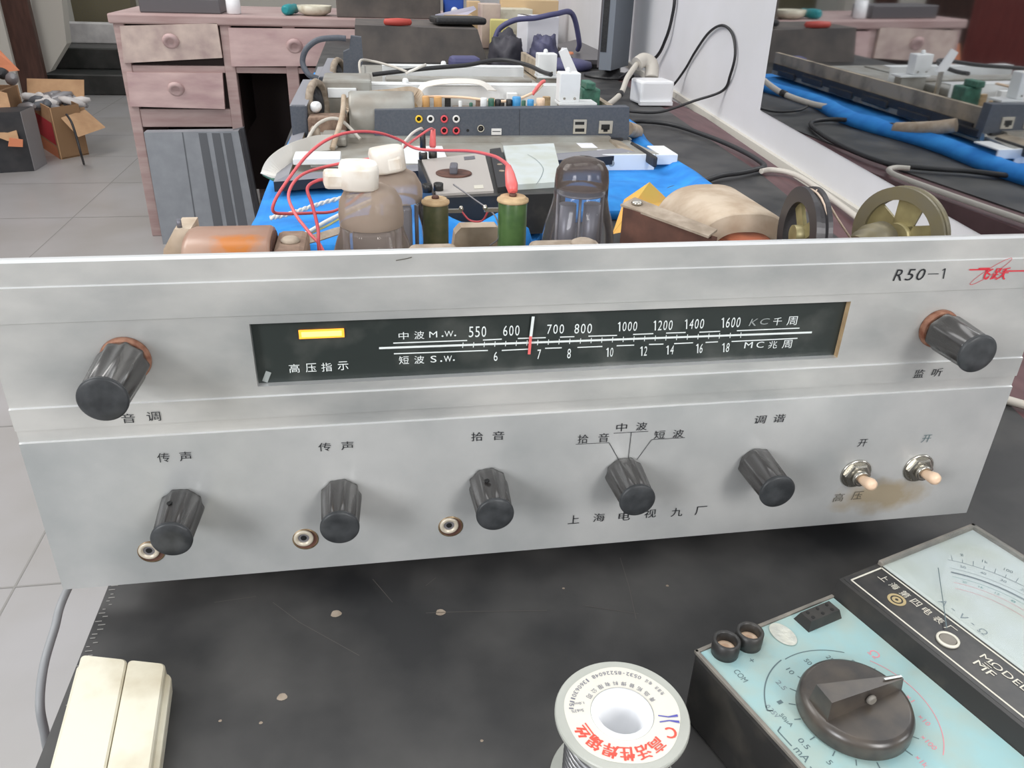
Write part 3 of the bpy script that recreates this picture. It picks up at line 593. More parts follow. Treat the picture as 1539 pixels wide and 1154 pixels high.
g = MB(); g.lathe([(.0052, 0), (.0052, .012)], (.4150, .074, .9055), (.90, .43, 0), 'coil_orange', 24); g.build('cord_bush', d2)
g = MB(); g.tube([(.3800, .058, .9432), (.3845, .058, .9405), (.400, .066, .926), (.4155, .072, .9115)], .0006, 'cord', 6, smooth=False)
arcp = [Vector((.3790, .0592, .9190)) + (Y * math.cos(q) + Z * math.sin(q)) * .0238 for q in [math.radians(d_) for d_ in range(-20, 200, 12)]]; g.tube(arcp, .0006, 'cord', 6, smooth=False); g.build('dial_cord', R)
# red anode leads
g = MB(); g.tube([gy(497, 270, .122), gy(478, 271, .12), gy(462, 283, .115), gy(470, 310, .11), gy(478, 345, .10), gy(480, 380, .09), (.128, .09, CZ)], .0009, 'red_dull', 8); g.build('anode_wire', R)
g = MB(); g.tube([gy(560, 238, .185), gy(505, 247, .20), gy(455, 262, .17), gy(434, 290, .15), gy(443, 320, .13), gy(465, 350, .11), gy(488, 385, .09), (.132, .09, CZ)], .0009, 'red_wire', 8); g.build('anode_wire', R)
# ================================================================== ON THE MAT, IN FRONT
# solder reel
SC = Vector((.2358, -.1280, 0)); sr = .0248; SZ = .800
sp = thing('solder_spool', 'white plastic solder reel standing on the black mat, paper label with red and blue print', 'spool', (SC.x, SC.y, BZ))
g = MB()
for z0, z1 in ((BZ, BZ + .0025), (SZ - .0025, SZ)):
    g.lathe([(.0115, z0), (sr * .985, z0), (sr, z0 + .0006), (sr, z1 - .0006), (sr * .985, z1), (.0115, z1)], SC, Z, 'spool_plastic', 72, cap0=False, cap1=False, sm=False)
g.lathe([(.0118, BZ + .001), (.0118, SZ - .001)], SC, Z, 'spool_plastic', 48, cap0=False, cap1=False)
g.lathe([(.0115, SZ), (.0112, SZ + .0006), (.0096, SZ + .0007), (.0090, SZ), (.0086, BZ + .0004)], SC, Z, 'white_plastic', 48, cap0=False, cap1=True); g.build('reel', sp)
g = MB(); 
for k in range(9):
    zz = BZ + .006 + k * .0028; g.tube([SC + Vector((math.cos(q) * .0188, math.sin(q) * .0188, zz + .0028 * q / 6.3)) for q in [2 * math.pi * j / 40 for j in range(41)]], .0014, 'solder', 6, smooth=False)
g.lathe([(.0118, BZ + .0025), (.0185, BZ + .004), (.0185, SZ - .008), (.0118, SZ - .004)], SC, Z, 'solder', 48, cap0=False, cap1=False); g.build('solder_wire', sp, 'coiled shiny solder wire')
lb = MB(); n = 90; o_, i_ = [], []
for j in range(n):
    q = 2 * math.pi * j / n; o_.append(SC + Vector((math.cos(q), math.sin(q), 0)) * (.0213 + .00035 * math.sin(5 * q + 1)) + Z * (SZ + .0001)); i_.append(SC + Vector((math.cos(q), math.sin(q), 0)) * .0117 + Z * (SZ + .0001))
lb.add(o_ + i_, [(j, (j + 1) % n, n + (j + 1) % n, n + j) for j in range(n)], 'spool_label')
def ring_text(mb, s, r, a0, a1, h, m, c=SC, z=SZ + .00025, w_=None, inward=False, bold=False):
    for i, ch in enumerate(s):
        if ch == ' ': continue
        q = math.radians(a0 + (a1 - a0) * (i / max(len(s) - 1, 1))); d = Vector((math.cos(q), math.sin(q), 0)); tng = Vector((math.sin(q), -math.cos(q), 0)); up = d
        if inward: tng, up = -tng, -d
        for ox in ((-1, 0, 1) if bold else (0,)):
            mb.text(ch, c + d * r + Z * (z + ox * .00004) + tng * (ox * .00022), tng, up, (w_ or h * .7) * (.5 if ch in '1-' else 1), h * (.18 if ch == '-' else 1), m)
ring_text(lb, '高活性焊锡丝', .0172, 299, 200, .0056, 'label_red', inward=False, w_=.0050, bold=True)
ring_text(lb, '青岛拓普焊料有限公司', .0136, 18, 138, .0020, 'label_grey', inward=True, w_=.0020)
ring_text(lb, '免清洗 电话 0532-85226048 13606301151', .0187, 20, 166, .0017, 'label_grey', inward=True, w_=.0012)
for s_, px, py, w_, h in (('Sn63%', 868, 1068, .0046, .0013), ('1.0mm', 868, 1057, .0050, .0011)):
    c = gz(px, py, SZ + .0003); lb.text(s_, c, -X, -Y, w_, h, 'label_grey')
c = gz(1005, 1080, SZ + .0003); e1 = gz(1019, 1079, SZ + .0003) - gz(991, 1079, SZ + .0003); e1.normalize(); e2 = Vector((-e1.y, e1.x, 0))
for k in (-1, 1): lb.prism([c + e1 * a_ + e2 * b_ for a_, b_ in ((-.0036, k * .0014 - .0002), (0, k * .0008 - .0002), (.0036, k * .0014 - .0005), (.0036, k * .0014 + .0005), (0, k * .0008 + .0002), (-.0036, k * .0014 + .0002))], (0, 0, .0001), 'label_blue')
[lb.text('C', gz(1009 + k, 1101, SZ + .0003 + k * .00005), -e1, -e2, .0036, .0046, 'label_red') for k in (-.6, .6)]
lb.build('paper_label', sp, 'round paper label with red characters')

# multimeter in front
mu = Vector((.95419, .2992, 0)); mv = Vector((.2992, -.95419, 0)); MO = Vector((.2741, -.1011, 0))
def mw(u, v, z): return MO + mu * (u / 1000) + mv * (v / 1000) + Z * z
def mbox(mb, u0, u1, v0, v1, z0, z1, m, bev=0): 
    c = mw((u0 + u1) / 2, (v0 + v1) / 2, (z0 + z1) / 2); rot = Matrix((mu, -mv, Z)).transposed(); return mb.box(c, (abs(u1 - u0) / 1000, abs(v1 - v0) / 1000, z1 - z0), m, rot, bev)
mm_ = thing('analog_multimeter', 'black pointer multimeter with turquoise face and big rotary knob, lying in front of the receiver', 'multimeter', tuple(mw(83, 52, BZ)))
TZ, HZ = .798, .806
g = MB(); mbox(g, 0, 168, 0, 104, BZ, TZ - .0006, 'meter_black', .002)
for (a, b_, c_, d_) in ((0, 77, 0, 1.6), (0, 1.6, 0, 104), (0, 77, 102.4, 104)): mbox(g, a, b_, c_, d_, TZ - .001, TZ + .0006, 'meter_trim', .0003)
P_ = [mw(76, -.3, TZ - .001), mw(168.3, -.3, TZ - .001), mw(168.3, -.3, HZ), mw(79, -.3, HZ)]
g.prism(P_, mv * .1046, 'meter_black')
for (a, b_, c_, d_) in ((103, 168.3, -.3, 2.0), (166, 168.3, -.3, 104), (103, 168.3, 102.2, 104.3)): mbox(g, a, b_, c_, d_, HZ - .0004, HZ + .0022, 'meter_trim', .0004)
g.build('case', mm_)
g = MB(); mbox(g, 1.8, 76, 1.8, 102.2, TZ - .0008, TZ, 'meter_teal')
kc = mw(34.5, 50.3, 0)
def mt(s_, u, v, w_, h, m, z=TZ + .0001, rot=0):
    a = math.radians(rot); ux = mv * math.cos(a) + mu * math.sin(a); uy = mu * math.cos(a) - mv * math.sin(a); g.text(s_, mw(u, v, z), ux, uy, w_ / 1000, h / 1000, m)
for ang, s_ in ((-52, '1'), (-38, '2.5'), (-22, '10'), (-4, '50'), (14, '250'), (32, '500'), (50, '1000')):
    a = math.radians(180 + ang + 45); d = mu * math.cos(a + math.pi) * 1 + mv * math.sin(a + math.pi)
# range marks: angle measured from +u (towards the meter window) round to -v (the visible left edge)
def pol(r, a): a = math.radians(a); return (34.5 + r * math.cos(a), 50.3 - r * math.sin(a))
for a, s_, m_ in ((20, '1000', 'grey_ink'), (40, '500', 'grey_ink'), (60, '250', 'grey_ink'), (82, '50', 'grey_ink'), (104, '10', 'grey_ink'), (124, '2.5', 'pale_ink'), (143, '1', 'grey_ink'), (161, '50μA', 'grey_ink'), (184, '0.5', 'grey_ink'), (206, '5', 'grey_ink'), (226, '50', 'grey_ink'), (246, '500', 'grey_ink'), (-10, '×1', 'pink_ink'), (-32, '×10', 'pink_ink'), (-54, '×100', 'pink_ink'), (-76, '×1k', 'pink_ink')):
    u, v = pol(26.2, a); mt(s_, u, v, 1.5 * len(s_), 2.2, m_)
    p0 = mw(*pol(20.5, a), TZ + .0001); p1 = mw(*pol(23.0, a), TZ + .0001); g.strip([p0, p1], .0004, Z, 'grey_ink')
g.arc(mw(34.5, 50.3, TZ + .0001), mu, -mv, .0312, 48, 97, .0004, 'grey_ink'); g.arc(mw(34.5, 50.3, TZ + .0001), mu, -mv, .0318, 100, 152, .0005, 'grey_ink')
g.strip([mw(*pol(31.8, 152), TZ + .0001), mw(*pol(29.6, 152), TZ + .0001)], .0005, Z, 'grey_ink')
g.arc(mw(34.5, 50.3, TZ + .0001), mu, -mv, .0312, -60, 30, .0003, 'pink_ink')
mt('COM', 8.6, 18.2, 6.2, 2.6, 'grey_ink', rot=0); mt('mA', 2.9 + 1.6, 55.2, 6.0, 3.0, 'grey_ink'); g.strip([mw(6.0, 43.0, TZ + .0001), mw(3.6, 44.0, TZ + .0001), mw(3.6, 51, TZ + .0001)], .0005, Z, 'grey_ink'); g.strip([mw(3.4, 60, TZ + .0001), mw(3.4, 70, TZ + .0001)], .0005, Z, 'grey_ink')
mt('0.25V', 8.0, 36.5, 6, 2.2, 'pale_ink'); mt('+', 18, 14, 2, 2, 'grey_ink'); mt('N', 59, 5.5, 1.8, 2.2, 'teal_ink'); mt('P', 54, 12, 1.8, 2.2, 'teal_ink'); mt('Ω', 66, 33, 4, 4, 'pink_ink'); mt('kΩ', 58, 44, 5, 3, 'pink_ink')
ft = g.build('face_plate', mm_, 'turquoise printed face plate')
g = MB(); g.add([mw(39.5 + 4.6 * math.cos(q), 8.8 + 6.6 * math.sin(q), TZ + .0004) for q in [2 * math.pi * k / 28 for k in range(28)]], [tuple(range(28))], 'foil'); g.build('foil_sticker', mm_, 'crinkled silver oval sticker')
for u, v in ((10.7, 6.0), (22.6, 6.3)):
    g = MB(); c = mw(u, v, TZ - .0005); g.lathe([(.0054, 0), (.0056, .003), (.0055, .0075), (.0046, .0080), (.0040, .0072), (.0038, .0035)], c, Z, 'meter_black', 32, cap1=False); so = g.build('test_socket', mm_)
    g = MB(); g.lathe([(.0038, .0034), (.0020, .0036), (.0018, .002)], c, Z, 'toggle_cream', 24, cap0=False); g.build('contact', so)
g = MB(); q8 = [(52, 5.4), (67.5, 5.4), (69.6, 8.3), (67.5, 11.2), (52, 11.2), (50, 8.3)]
a0 = [mw(*p, TZ - .0003) for p in ((50.2, 3.6), (69.6, 3.6), (69.6, 12.6), (50.2, 12.6))]; a1 = [mw(*p, TZ + .0042) for p in ((52.0, 5.2), (68.4, 5.2), (68.4, 11.2), (52.0, 11.2))]
g.ring_sweep([a0, a1], 'meter_black', False)
for u in (54.6, 60.2, 65.6):
    for v in (6.6, 9.6): g.lathe([(.0008, 0), (.0008, .00015)], mw(u, v, TZ + .0042), Z, 'hole_black', 10)
g.build('transistor_socket', mm_)
g = MB(); g.lathe([(.0198, 0), (.0206, .0010), (.0205, .0055), (.0196, .0075), (.0180, .0083)], kc + Z * TZ, Z, 'meter_knob', 72); rk = g.build('range_knob', mm_)
kd = (gz(1348, 1034, TZ + .014) - gz(1207, 1077, TZ + .014)); kd.z = 0; kd.normalize(); kp = Vector((-kd.y, kd.x, 0)); k0 = kc + Z * (TZ + .0080)
g = MB(); g.ring_sweep([[k0 + kd * a_ + kp * b_ for a_, b_ in ((-.0176, -.0052), (.0192, -.0016), (.0192, .0016), (-.0176, .0052))], [k0 + kd * a_ + kp * b_ + Z * h_ for a_, b_, h_ in ((-.0170, -.0043, .0088), (.0190, -.0010, .0052), (.0190, .0010, .0052), (-.0170, .0043, .0088))]], 'meter_knob', False)
g.lathe([(.0018, 0), (.0020, .0008), (.0015, .0016)], k0 + kd * .002 - kp * .0034 + Z * .0034, -kp, 'meter_trim', 14)
g.build('pointer_bar', rk); g = MB(); a_ = k0 + kd * .0105 + Z * .0062; b_ = k0 + kd * .0189 + Z * .0054; g.strip([a_ + Z * .0006 , b_ + Z * .0002], .0009, Z, 'dial_white'); g.build('pointer_line', rk, 'white pointer line')
# header strip
g = MB(); SHZ = HZ + .0001; mbox(g, 81.0, 103, .6, 103.5, HZ - .0003, SHZ, 'strip_black')
g.strip([mw(83.4, 2.6, SHZ + .0001), mw(102.4, 2.6, SHZ + .0001), mw(102.4, 101.5, SHZ + .0001), mw(83.4, 101.5, SHZ + .0001), mw(83.4, 2.6, SHZ + .0001)], .0008, Z, 'strip_line')
def ms(s_, u, v, w_, h, m): g.text(s_, mw(u, v, SHZ + .0002), mv, mu, w_ / 1000, h / 1000, m)
for i, chh in enumerate('上海第四电表厂'): ms(chh, 97.6, 8 + i * 5.6, 3.8, 4.0, 'strip_line')
g.arc(mw(91.5, 20.0, SHZ + .0002), mu, mv, .0032, 0, 360, .0012, 'gold_print'); g.arc(mw(91.5, 20.0, SHZ + .0002), mu, mv, .0013, 0, 360, .0012, 'gold_print')
ms('MODEL', 96.5, 66, 19, 3.4, 'strip_line'); ms('MF', 91.2, 61.5, 8, 3.6, 'strip_line')
for k in range(3): g.strip([mw(92.6 + k * 1.3, 59.4, SHZ + .0002), mw(92.6 + k * 1.3, 62.5, SHZ + .0002)], .0003, Z, 'strip_line')
g.build('header_strip', mm_, 'black header strip with pale lettering')
g = MB(); c = mw(91.0, 45.3, SHZ); g.lathe([(.0044, 0), (.0044, .0009), (.0036, .0012), (.0034, .0006)], c, Z, 'strip_line', 32, cap1=False); g.lathe([(.0035, .0004), (.0030, .0009)], c, Z, 'meter_trim', 24); g.build('zero_adjuster', mm_)
g = MB(); DZ = HZ + .0002; mbox(g, 104, 166, 2.0, 102.2, HZ - .0004, DZ, 'meter_dial')
oc_ = mw(96, 52, DZ + .0002)
for rad, m_, wd in ((.0560, 'pale_ink', .0003), (.0500, 'pale_ink', .0002), (.0440, 'teal_ink', .0002), (.0400, 'pink_ink', .0002), (.0360, 'pink_ink', .0002)): g.arc(oc_, mu, -mv, rad, -46, 46, wd, m_)
g.arc(oc_, mu, -mv, .0470, -46, 46, .0011, 'pale_ink')
for k in range(-10, 11):
    q = math.radians(k * 4.4); d = mu * math.cos(q) - mv * math.sin(q); g.strip([oc_ + d * .0560, oc_ + d * (.0585 if k % 2 else .0600)], .00025, Z, 'pale_ink')
for k, s_ in ((9, '∞'), (7, '1k'), (5, '100'), (3, '50'), (1, '20'), (-1, '10'), (-4, '5'), (-8, '0')):
    q = math.radians(k * 4.4); d = mu * math.cos(q) - mv * math.sin(q); tdir = mv * math.cos(q) + mu * math.sin(q); g.text(s_, oc_ + d * .0622, tdir, d, .0012 * len(s_), .0020, 'grey_ink'); g.text(str(abs(k) * 5 + 5), oc_ + d * .0530, tdir, d, .0024, .0018, 'pale_ink'); g.text(str(abs(k) * 2 + 2), oc_ + d * .0420, tdir, d, .0018, .0014, 'teal_ink')
for i, chh in enumerate('A-V-Ω'): g.text(chh, mw(108.5, 30 + i * 4.6, DZ + .0002), mv, mu, .0032 if chh != '-' else .0015, .0034 if chh != '-' else .0005, 'pale_ink')
g.build('meter_dial', mm_, 'pale printed meter dial')
g = MB(); a_ = gz(1410, 853, DZ + .0016); b_ = gz(1423, 944, DZ + .0016); g.strip([a_, b_], .0004, Z, 'grey_ink'); g.build('needle', mm_)
g = MB(); mbox(g, 103.4, 166.4, 1.6, 102.4, HZ + .0022, HZ + .0030, 'plastic_clear'); g.build('meter_window', mm_, 'clear meter window')

# ivory box bottom left
ib = thing('soap_box', 'ivory plastic lidded box with a lengthwise seam, at the left edge of the black mat', 'box', (.047, -.085, BZ))
IZ = BZ + .012; fa = gz(120, 982, IZ); fb = gz(250, 996, IZ); na = gz(64, 1160, IZ); nb = gz(235, 1160, IZ)
dxv = (fb - fa); wid = dxv.length; dxv.normalize(); dyv = ((na - fa) + (nb - fb)); dyv.normalize(); LN = .135
def ibp(a, l, z): return Vector((fa.x, fa.y, 0)) + dxv * a + dyv * l + Z * z
seam = (gz(193, 988, IZ) - fa).dot(dxv)
g = MB()
def rrect(x0, x1, l0, l1, r, z, k=6):
    out = []
    for cx, cl, a0 in ((x1 - r, l0 + r, -90), (x1 - r, l1 - r, 0), (x0 + r, l1 - r, 90), (x0 + r, l0 + r, 180)):
        for i in range(k + 1):
            q = math.radians(a0 + 90 * i / k); out.append(ibp(cx + r * math.cos(q), cl + r * math.sin(q), z))
    return out
g.ring_sweep([rrect(-.0010, wid + .0012, .002, LN, .003, BZ), rrect(-.0016, wid + .0020, 0.002, LN, .003, IZ - .005), rrect(-.0014, wid + .0018, .0022, LN, .003, IZ - .0042)], 'ivory', False); g.build('base', ib)
for x0, x1 in ((.0006, seam - .00025), (seam + .00025, wid - .0004)):
    g = MB(); g.ring_sweep([rrect(x0, x1, 0, LN, .0022, IZ - .0046), rrect(x0, x1, 0, LN, .0022, IZ - .0008), rrect(x0 + .0007, x1 - .0007, .0007, LN - .0007, .0020, IZ)], 'ivory', False); g.build('lid_half', ib)
# grey cable hanging beside the bench
g = MB(); g.tube([(-.02, .12, .70), (-.012, .08, .742), gy(98, 893, .02), gy(82, 945, .0), gy(66, 1000, -.02), gy(60, 1055, -.035), gy(66, 1095, -.04), gy(80, 1140, -.04), (.004, -.035, .69), (.0, .1, .55), (-.02, .3, .3), (-.05, .5, .05), (-.12, .7, .005), (-.2, 1.0, .005)], .0020, 'grey_cable', 12)
tag(g.build('mains_cable'), 'grey cable looping past the left edge of the bench', 'cable')
# ================================================================== BEHIND: blanket and opened television
from mathutils import noise
g = MB(); NX, NY = 64, 84
def bl_pt(i, j):
    s_ = i / NX; t = (j / NY) ** 1.5; mid = math.exp(-((s_ - .40) / .15) ** 4); y0 = .545 - .05 * math.sin(s_ * 7 + .4) * (s_ < .5) * (1 - mid) + .10 * s_ - .155 * mid; y1 = 1.92
    y = y0 + (y1 - y0) * t; x0 = .022 - .004 * math.sin(t * 9); x1 = .600 + .045 * math.sin(min(t, .6) * 3.2) + .012 * math.sin(t * 17)
    x = x0 + (x1 - x0) * s_
    n = noise.noise(Vector((x * 14, y * 14, 1.3))) * .006 + noise.noise(Vector((x * 40, y * 40, 4))) * .002
    e = min(s_, 1 - s_, t * 1.2, (1 - t)); up = .010 + max(0, n) * (1 if e > .02 else .3)
    er = 1 - s_; up += .013 * math.exp(-((er - .035) / .028) ** 2) + .010 * math.exp(-((t - .03) / .03) ** 2) * (0.6 + .4 * math.sin(s_ * 22))
    if .10 < s_ < .9 and (t > .16 or y > .49): up = min(up, .017)
    if y < .52: up += .040 * math.exp(-((y - .470) / .017) ** 2) * mid * (.78 + .22 * math.sin(s_ * 42 + 1)) + .006 * mid * math.exp(-((y - .44) / .03) ** 2)
    return Vector((x, y, BZ + up))
vs = [bl_pt(i, j) for j in range(NY + 1) for i in range(NX + 1)]; W1 = NX + 1; nv = len(vs)
vb = [Vector((v.x, v.y, BZ + .0008)) for v in vs]; fs = []
for j in range(NY):
    for i in range(NX): q = (j * W1 + i, j * W1 + i + 1, (j + 1) * W1 + i + 1, (j + 1) * W1 + i); fs.append(q); fs.append(tuple(k + nv for k in q[::-1]))
edge = [i for i in range(W1)] + [j * W1 + NX for j in range(1, NY + 1)] + [NY * W1 + i for i in range(NX - 1, -1, -1)] + [j * W1 for j in range(NY - 1, 0, -1)]
for a, b_ in zip(edge, edge[1:] + edge[:1]): fs.append((a, a + nv, b_ + nv, b_))
g.add(vs + vb, fs, 'blanket_blue', True); tag(g.build('blue_blanket'), 'bright blue fleece blanket spread on the bench under the opened television', 'blanket')

TB = .7785; TX0, TX1, TY0, TY1 = .034, .556, .712, 1.86; TT = .797
tv = thing('opened_television', 'flat television lying face down on a blue blanket with its back off and boards exposed', 'television', ((TX0 + TX1) / 2, (TY0 + TY1) / 2, TB))
g = MB(); o_ = [(TX0, TY0 - .007), (TX1, TY0 + .140), (TX1, TY1), (TX0, TY1)]; wv_ = .030
i_ = [(TX0 + wv_ * .6, TY0 + .006), (TX1 - wv_, TY0 + .150), (TX1 - wv_, TY1 - wv_), (TX0 + wv_, TY1 - wv_)]
R0 = [[Vector((x, y, TB)) for x, y in o_], [Vector((x, y, TT - .004)) for x, y in o_]]
vs = [Vector((x, y, TB)) for x, y in o_] + [Vector((x, y, TT - .006)) for x, y in o_] + [Vector((x, y, TT)) for x, y in i_] + [Vector((x, y, TB + .006)) for x, y in i_]
for k, mm in ((0, 'tv_black'), (1, 'tv_tan'), (2, 'tv_tan')):
    for j in range(4):
        n_ = (j + 1) % 4; m_ = mm
        if k == 0 and j in (1,): m_ = 'tv_tan'
        if k == 1 and j in (0, 3): m_ = 'tv_lilac'
        g.add([vs[k * 4 + j], vs[k * 4 + n_], vs[(k + 1) * 4 + n_], vs[(k + 1) * 4 + j]], [(0, 1, 2, 3)], m_)
g.add(vs[0:4], [(3, 2, 1, 0)], 'tv_black')
for k in range(7):   # torn black foam along the right flank
    y = .80 + k * .15; g.box((TX1 + .0035, y + .06, TB + .010 + .004 * (k % 2)), (.006, .11, .016), 'tv_black', rz(2 - k % 3), .003)
g.build('bezel_frame', tv, 'dusty tan bezel frame')
g = MB(); g.bb((TX0 + wv_ - .002, .93, TB + .006), (TX1 - wv_ + .002, TY1 - wv_ + .002, .800), 'tv_metal'); g.prism([(TX0 + .02, TY0 + .002, .785), (.36, TY0 + .095, .785), (.36, .94, .785), (TX0 + .02, .94, .785)], (0, 0, .007), 'tv_metal')
for k in range(5): g.bb((.10 + k * .09, .99, .800), (.15 + k * .09, 1.80, .8035), 'tv_metal', .0015)
g.bb((.19, .79, .792), (.26, .90, .794), 'tv_bright', .001); g.bb((.075, .775, .792), (.15, .79, .800), 'tv_bright', .001)
g.build('back_plate', tv, 'grey pressed-steel back plate')
# folded front plate at the right
g = MB(); g.prism([(.352, .842, .7905), (.578, .842, .7905), (.560, .943, .7905), (.352, .943, .7905)], (0, 0, .0025), 'tv_metal'); g.bb((.440, .8385, .767), (.572, .842, .793), 'tv_bright', .001); g.bb((.572, .836, .778), (.606, .8395, .793), 'tv_bright', .001); g.bb((.578, .8395, .7905), (.606, .90, .793), 'tv_bright', .0008)
g.lathe([(.0045, 0), (.0045, .0006), (.0035, .0006)], (.505, .8385, .780), (0, -1, 0), 'tv_metal', 20); g.bb((.470, .885, .793), (.495, .92, .7933), 'paper_white'); g.bb((.490, .852, .793), (.535, .872, .7933), 'paper_white')
for x in (.42, .47, .52): g.bb((x, .936, .793), (x + .03, .942, .797), 'tv_black')
g.build('folded_bracket', tv, 'bright folded steel bracket')
g = MB(); g.prism([(.546, .97, .797), (.556, .97, .797), (.556, 1.855, .797), (.546, 1.855, .797)], (0, 0, .036), 'tv_tan'); g.prism([(.5565, .98, .790), (.560, .98, .790), (.560, 1.85, .790), (.5565, 1.85, .790)], (0, 0, .016), 'tv_black')
g.build('side_skirt', tv, 'dust-caked tan side wall')
# connector panel
IY = .945; g = MB()
g.prism([gy(563, 213, IY), gy(945, 214.5, IY), gy(946, 161, IY), gy(563, 165.5, IY)], (0, .022, 0), 'tv_slate'); g.strip([gy(781, 165, IY - .0003), gy(780.5, 212, IY - .0003)], .0006, Y, 'black_plastic'); g.bb((.560, .935, .785), (.5635, .945, .797), 'nickel'); cpn = g.build('connector_panel', tv, 'slate-grey connector panel with sockets')
for px, py, m_ in ((629.5, 178.5, 'jack_yellow'), (647, 178.5, 'jack_white'), (667.5, 178.5, 'jack_red'), (685.5, 178.5, 'jack_white'), (667.5, 196, 'jack_red'), (685.5, 196, 'jack_red')):
    c = gy(px, py, IY); g = MB(); g.lathe([(.0056, 0), (.0056, .003), (.0040, .0034), (.0034, .0030), (.0030, .001)], c, (0, -1, 0), m_, 24, cap1=False); g.lathe([(.0030, .0006), (.0012, .0010)], c, (0, -1, 0), 'hole_black', 16); g.build('phono_jack', cpn)
c = gy(703, 196, IY); g = MB(); g.lathe([(.0022, 0), (.0022, .0005)], c, (0, -1, 0), 'hole_black', 16); g.build('audio_jack', cpn)
c = gy(722.5, 193, IY); g = MB(); g.lathe([(.0055, 0), (.0055, .002), (.0044, .0022), (.0040, .001)], c, (0, -1, 0), 'port_metal', 24, cap1=False); g.lathe([(.0040, .0006), (.0016, .0014)], c, (0, -1, 0), 'black_plastic', 16); g.build('aerial_socket', cpn)
def port(px0, py0, px1, py1, m_, inner, nm):
    a = gy(px0, py0, IY); b_ = gy(px1, py1, IY); g = MB(); g.bb((min(a.x, b_.x), IY - .002, min(a.z, b_.z)), (max(a.x, b_.x), IY + .001, max(a.z, b_.z)), m_, .0006)
    for (q0, q1, q2, q3) in inner:
        a = gy(q0, q1, IY - .002); b_ = gy(q2, q3, IY - .002); g.bb((min(a.x, b_.x), IY - .0024, min(a.z, b_.z)), (max(a.x, b_.x), IY - .0015, max(a.z, b_.z)), 'hole_black')
    g.build(nm, cpn)
port(738.5, 193, 753.5, 202.5, 'jack_white', [(740, 197, 752, 198)], 'display_port')
port(862, 179.5, 880.5, 201, 'port_metal', [(864.5, 183, 878, 187.5), (864.5, 193, 878, 198)], 'usb_port')
port(900.5, 181.5, 919.5, 200.5, 'port_metal', [(904, 187, 916, 195), (907, 194, 913, 198)], 'network_port')
# boards and rails behind the panel
g = MB(); g.bb((.165, .970, .806), (.545, 1.09, .8085), 'tv_metal'); 
for px, py, m_, r, h in ((612, 163, 'cap_orange', .0055, .016), (640, 163, 'cap_orange', .0055, .016), (776, 163, 'cap_blue', .007, .016), (797, 164, 'cap_blue', .0055, .012), (727, 163, 'tv_bright', .0055, .014), (738, 163, 'pcb_green', .005, .013), (748, 163, 'black_plastic', .005, .012), (765, 163, 'black_plastic', .005, .012), (812, 160, 'toggle_cream', .007, .014), (585, 160, 'tv_bright', .006, .010)):
    c = gy(px, py, .985); g.lathe([(r * .9, 0), (r, .001), (r, h), (r * .85, h + .0012)], (c.x, c.y, .8385 - .004), Z, m_, 16); g.lathe([(r * .6, 0), (r * .6, .03)], (c.x, c.y, .8085), Z, m_, 10)
g.build('signal_board', tv, 'circuit board with capacitors')
def rail(y, x0, x1, z, h, d, m_, nm, **k):
    g = MB(); g.bb((x0, y, z), (x1, y + d, z + .003), m_, .0008); g.bb((x0, y, z - h), (x1, y + .003, z), m_, .0008)
    for q in k.get('posts', ()): g.lathe([(.006, 0), (.005, .006), (.003, .008)], (q, y + d / 2, z + .003), Z, 'tv_bright', 14)
    return g.build(nm, tv)
rail(1.155, .160, .500, .843, .036, .032, 'tv_bright', 'support_rail', posts=(.22,))
rail(1.42, .185, .475, .843, .038, .030, 'tv_bright', 'support_rail', posts=(.31, ))
g = MB(); g.bb((.19, 1.20, .815), (.47, 1.40, .830), 'tv_metal', .004); g.bb((.19, 1.30, .830), (.47, 1.315, .836), 'tv_metal', .002); g.bb((.21, 1.215, .8), (.45, 1.385, .816), 'tv_metal'); g.build('inverter_cover', tv, 'grey pressed cover')
g = MB(); g.bb((.30, 1.10, .800), (.47, 1.152, .812), 'dust_tan', .001); rn = random.Random(11)
for k in range(16):
    x = .175 + k * .019; y = 1.095 + rn.random() * .04; hh = .008 + rn.random() * .014; rr0 = .003 + rn.random() * .004
    if k % 3 == 0: g.bb((x - rr0 * 1.4, y - rr0, .8), (x + rr0 * 1.4, y + rr0, .814 + hh), ('tv_bright', 'dust_brown', 'black_plastic', 'ceramic_tan')[k % 4], .001)
    else: g.lathe([(rr0, 0), (rr0, .012 + hh), (rr0 * .8, .013 + hh)], (x, y, .8), Z, ('cap_orange', 'black_plastic', 'tv_bright', 'pcb_green', 'ceramic_tan')[k % 5], 12)
g.build('power_board', tv, 'brown circuit board with mixed components')
def bracket(x, y, w_, h, z, nm):
    g = MB(); g.bb((x, y, z), (x + w_, y + .028, z + h), 'tv_bright', .002); g.bb((x, y - .004, z - .004), (x + w_ + .028, y + .034, z), 'tv_bright', .0008); g.lathe([(.0045, 0), (.004, .005), (.002, .007)], (x + w_ * .45, y + .014, z + h), Z, 'tv_bright', 14)
    for q in (.25, .75): g.lathe([(.0022, 0), (.0018, .0012)], (x + w_ * q, y, z + .006), (0, -1, 0), 'nickel', 10)
    g.bb((x + .004, y + .004, .80), (x + w_ + .02, y + .03, z - .004), 'tv_metal'); return g.build(nm, tv)
a = gy(840, 154, .985); b_ = gy(874, 110, .985); bracket(a.x, .985, b_.x - a.x, b_.z - a.z, a.z, 'wall_mount_block')
a = gy(808, 114, 1.27); b_ = gy(838, 81, 1.27); bracket(a.x, 1.27, b_.x - a.x, b_.z - a.z, a.z, 'wall_mount_block')
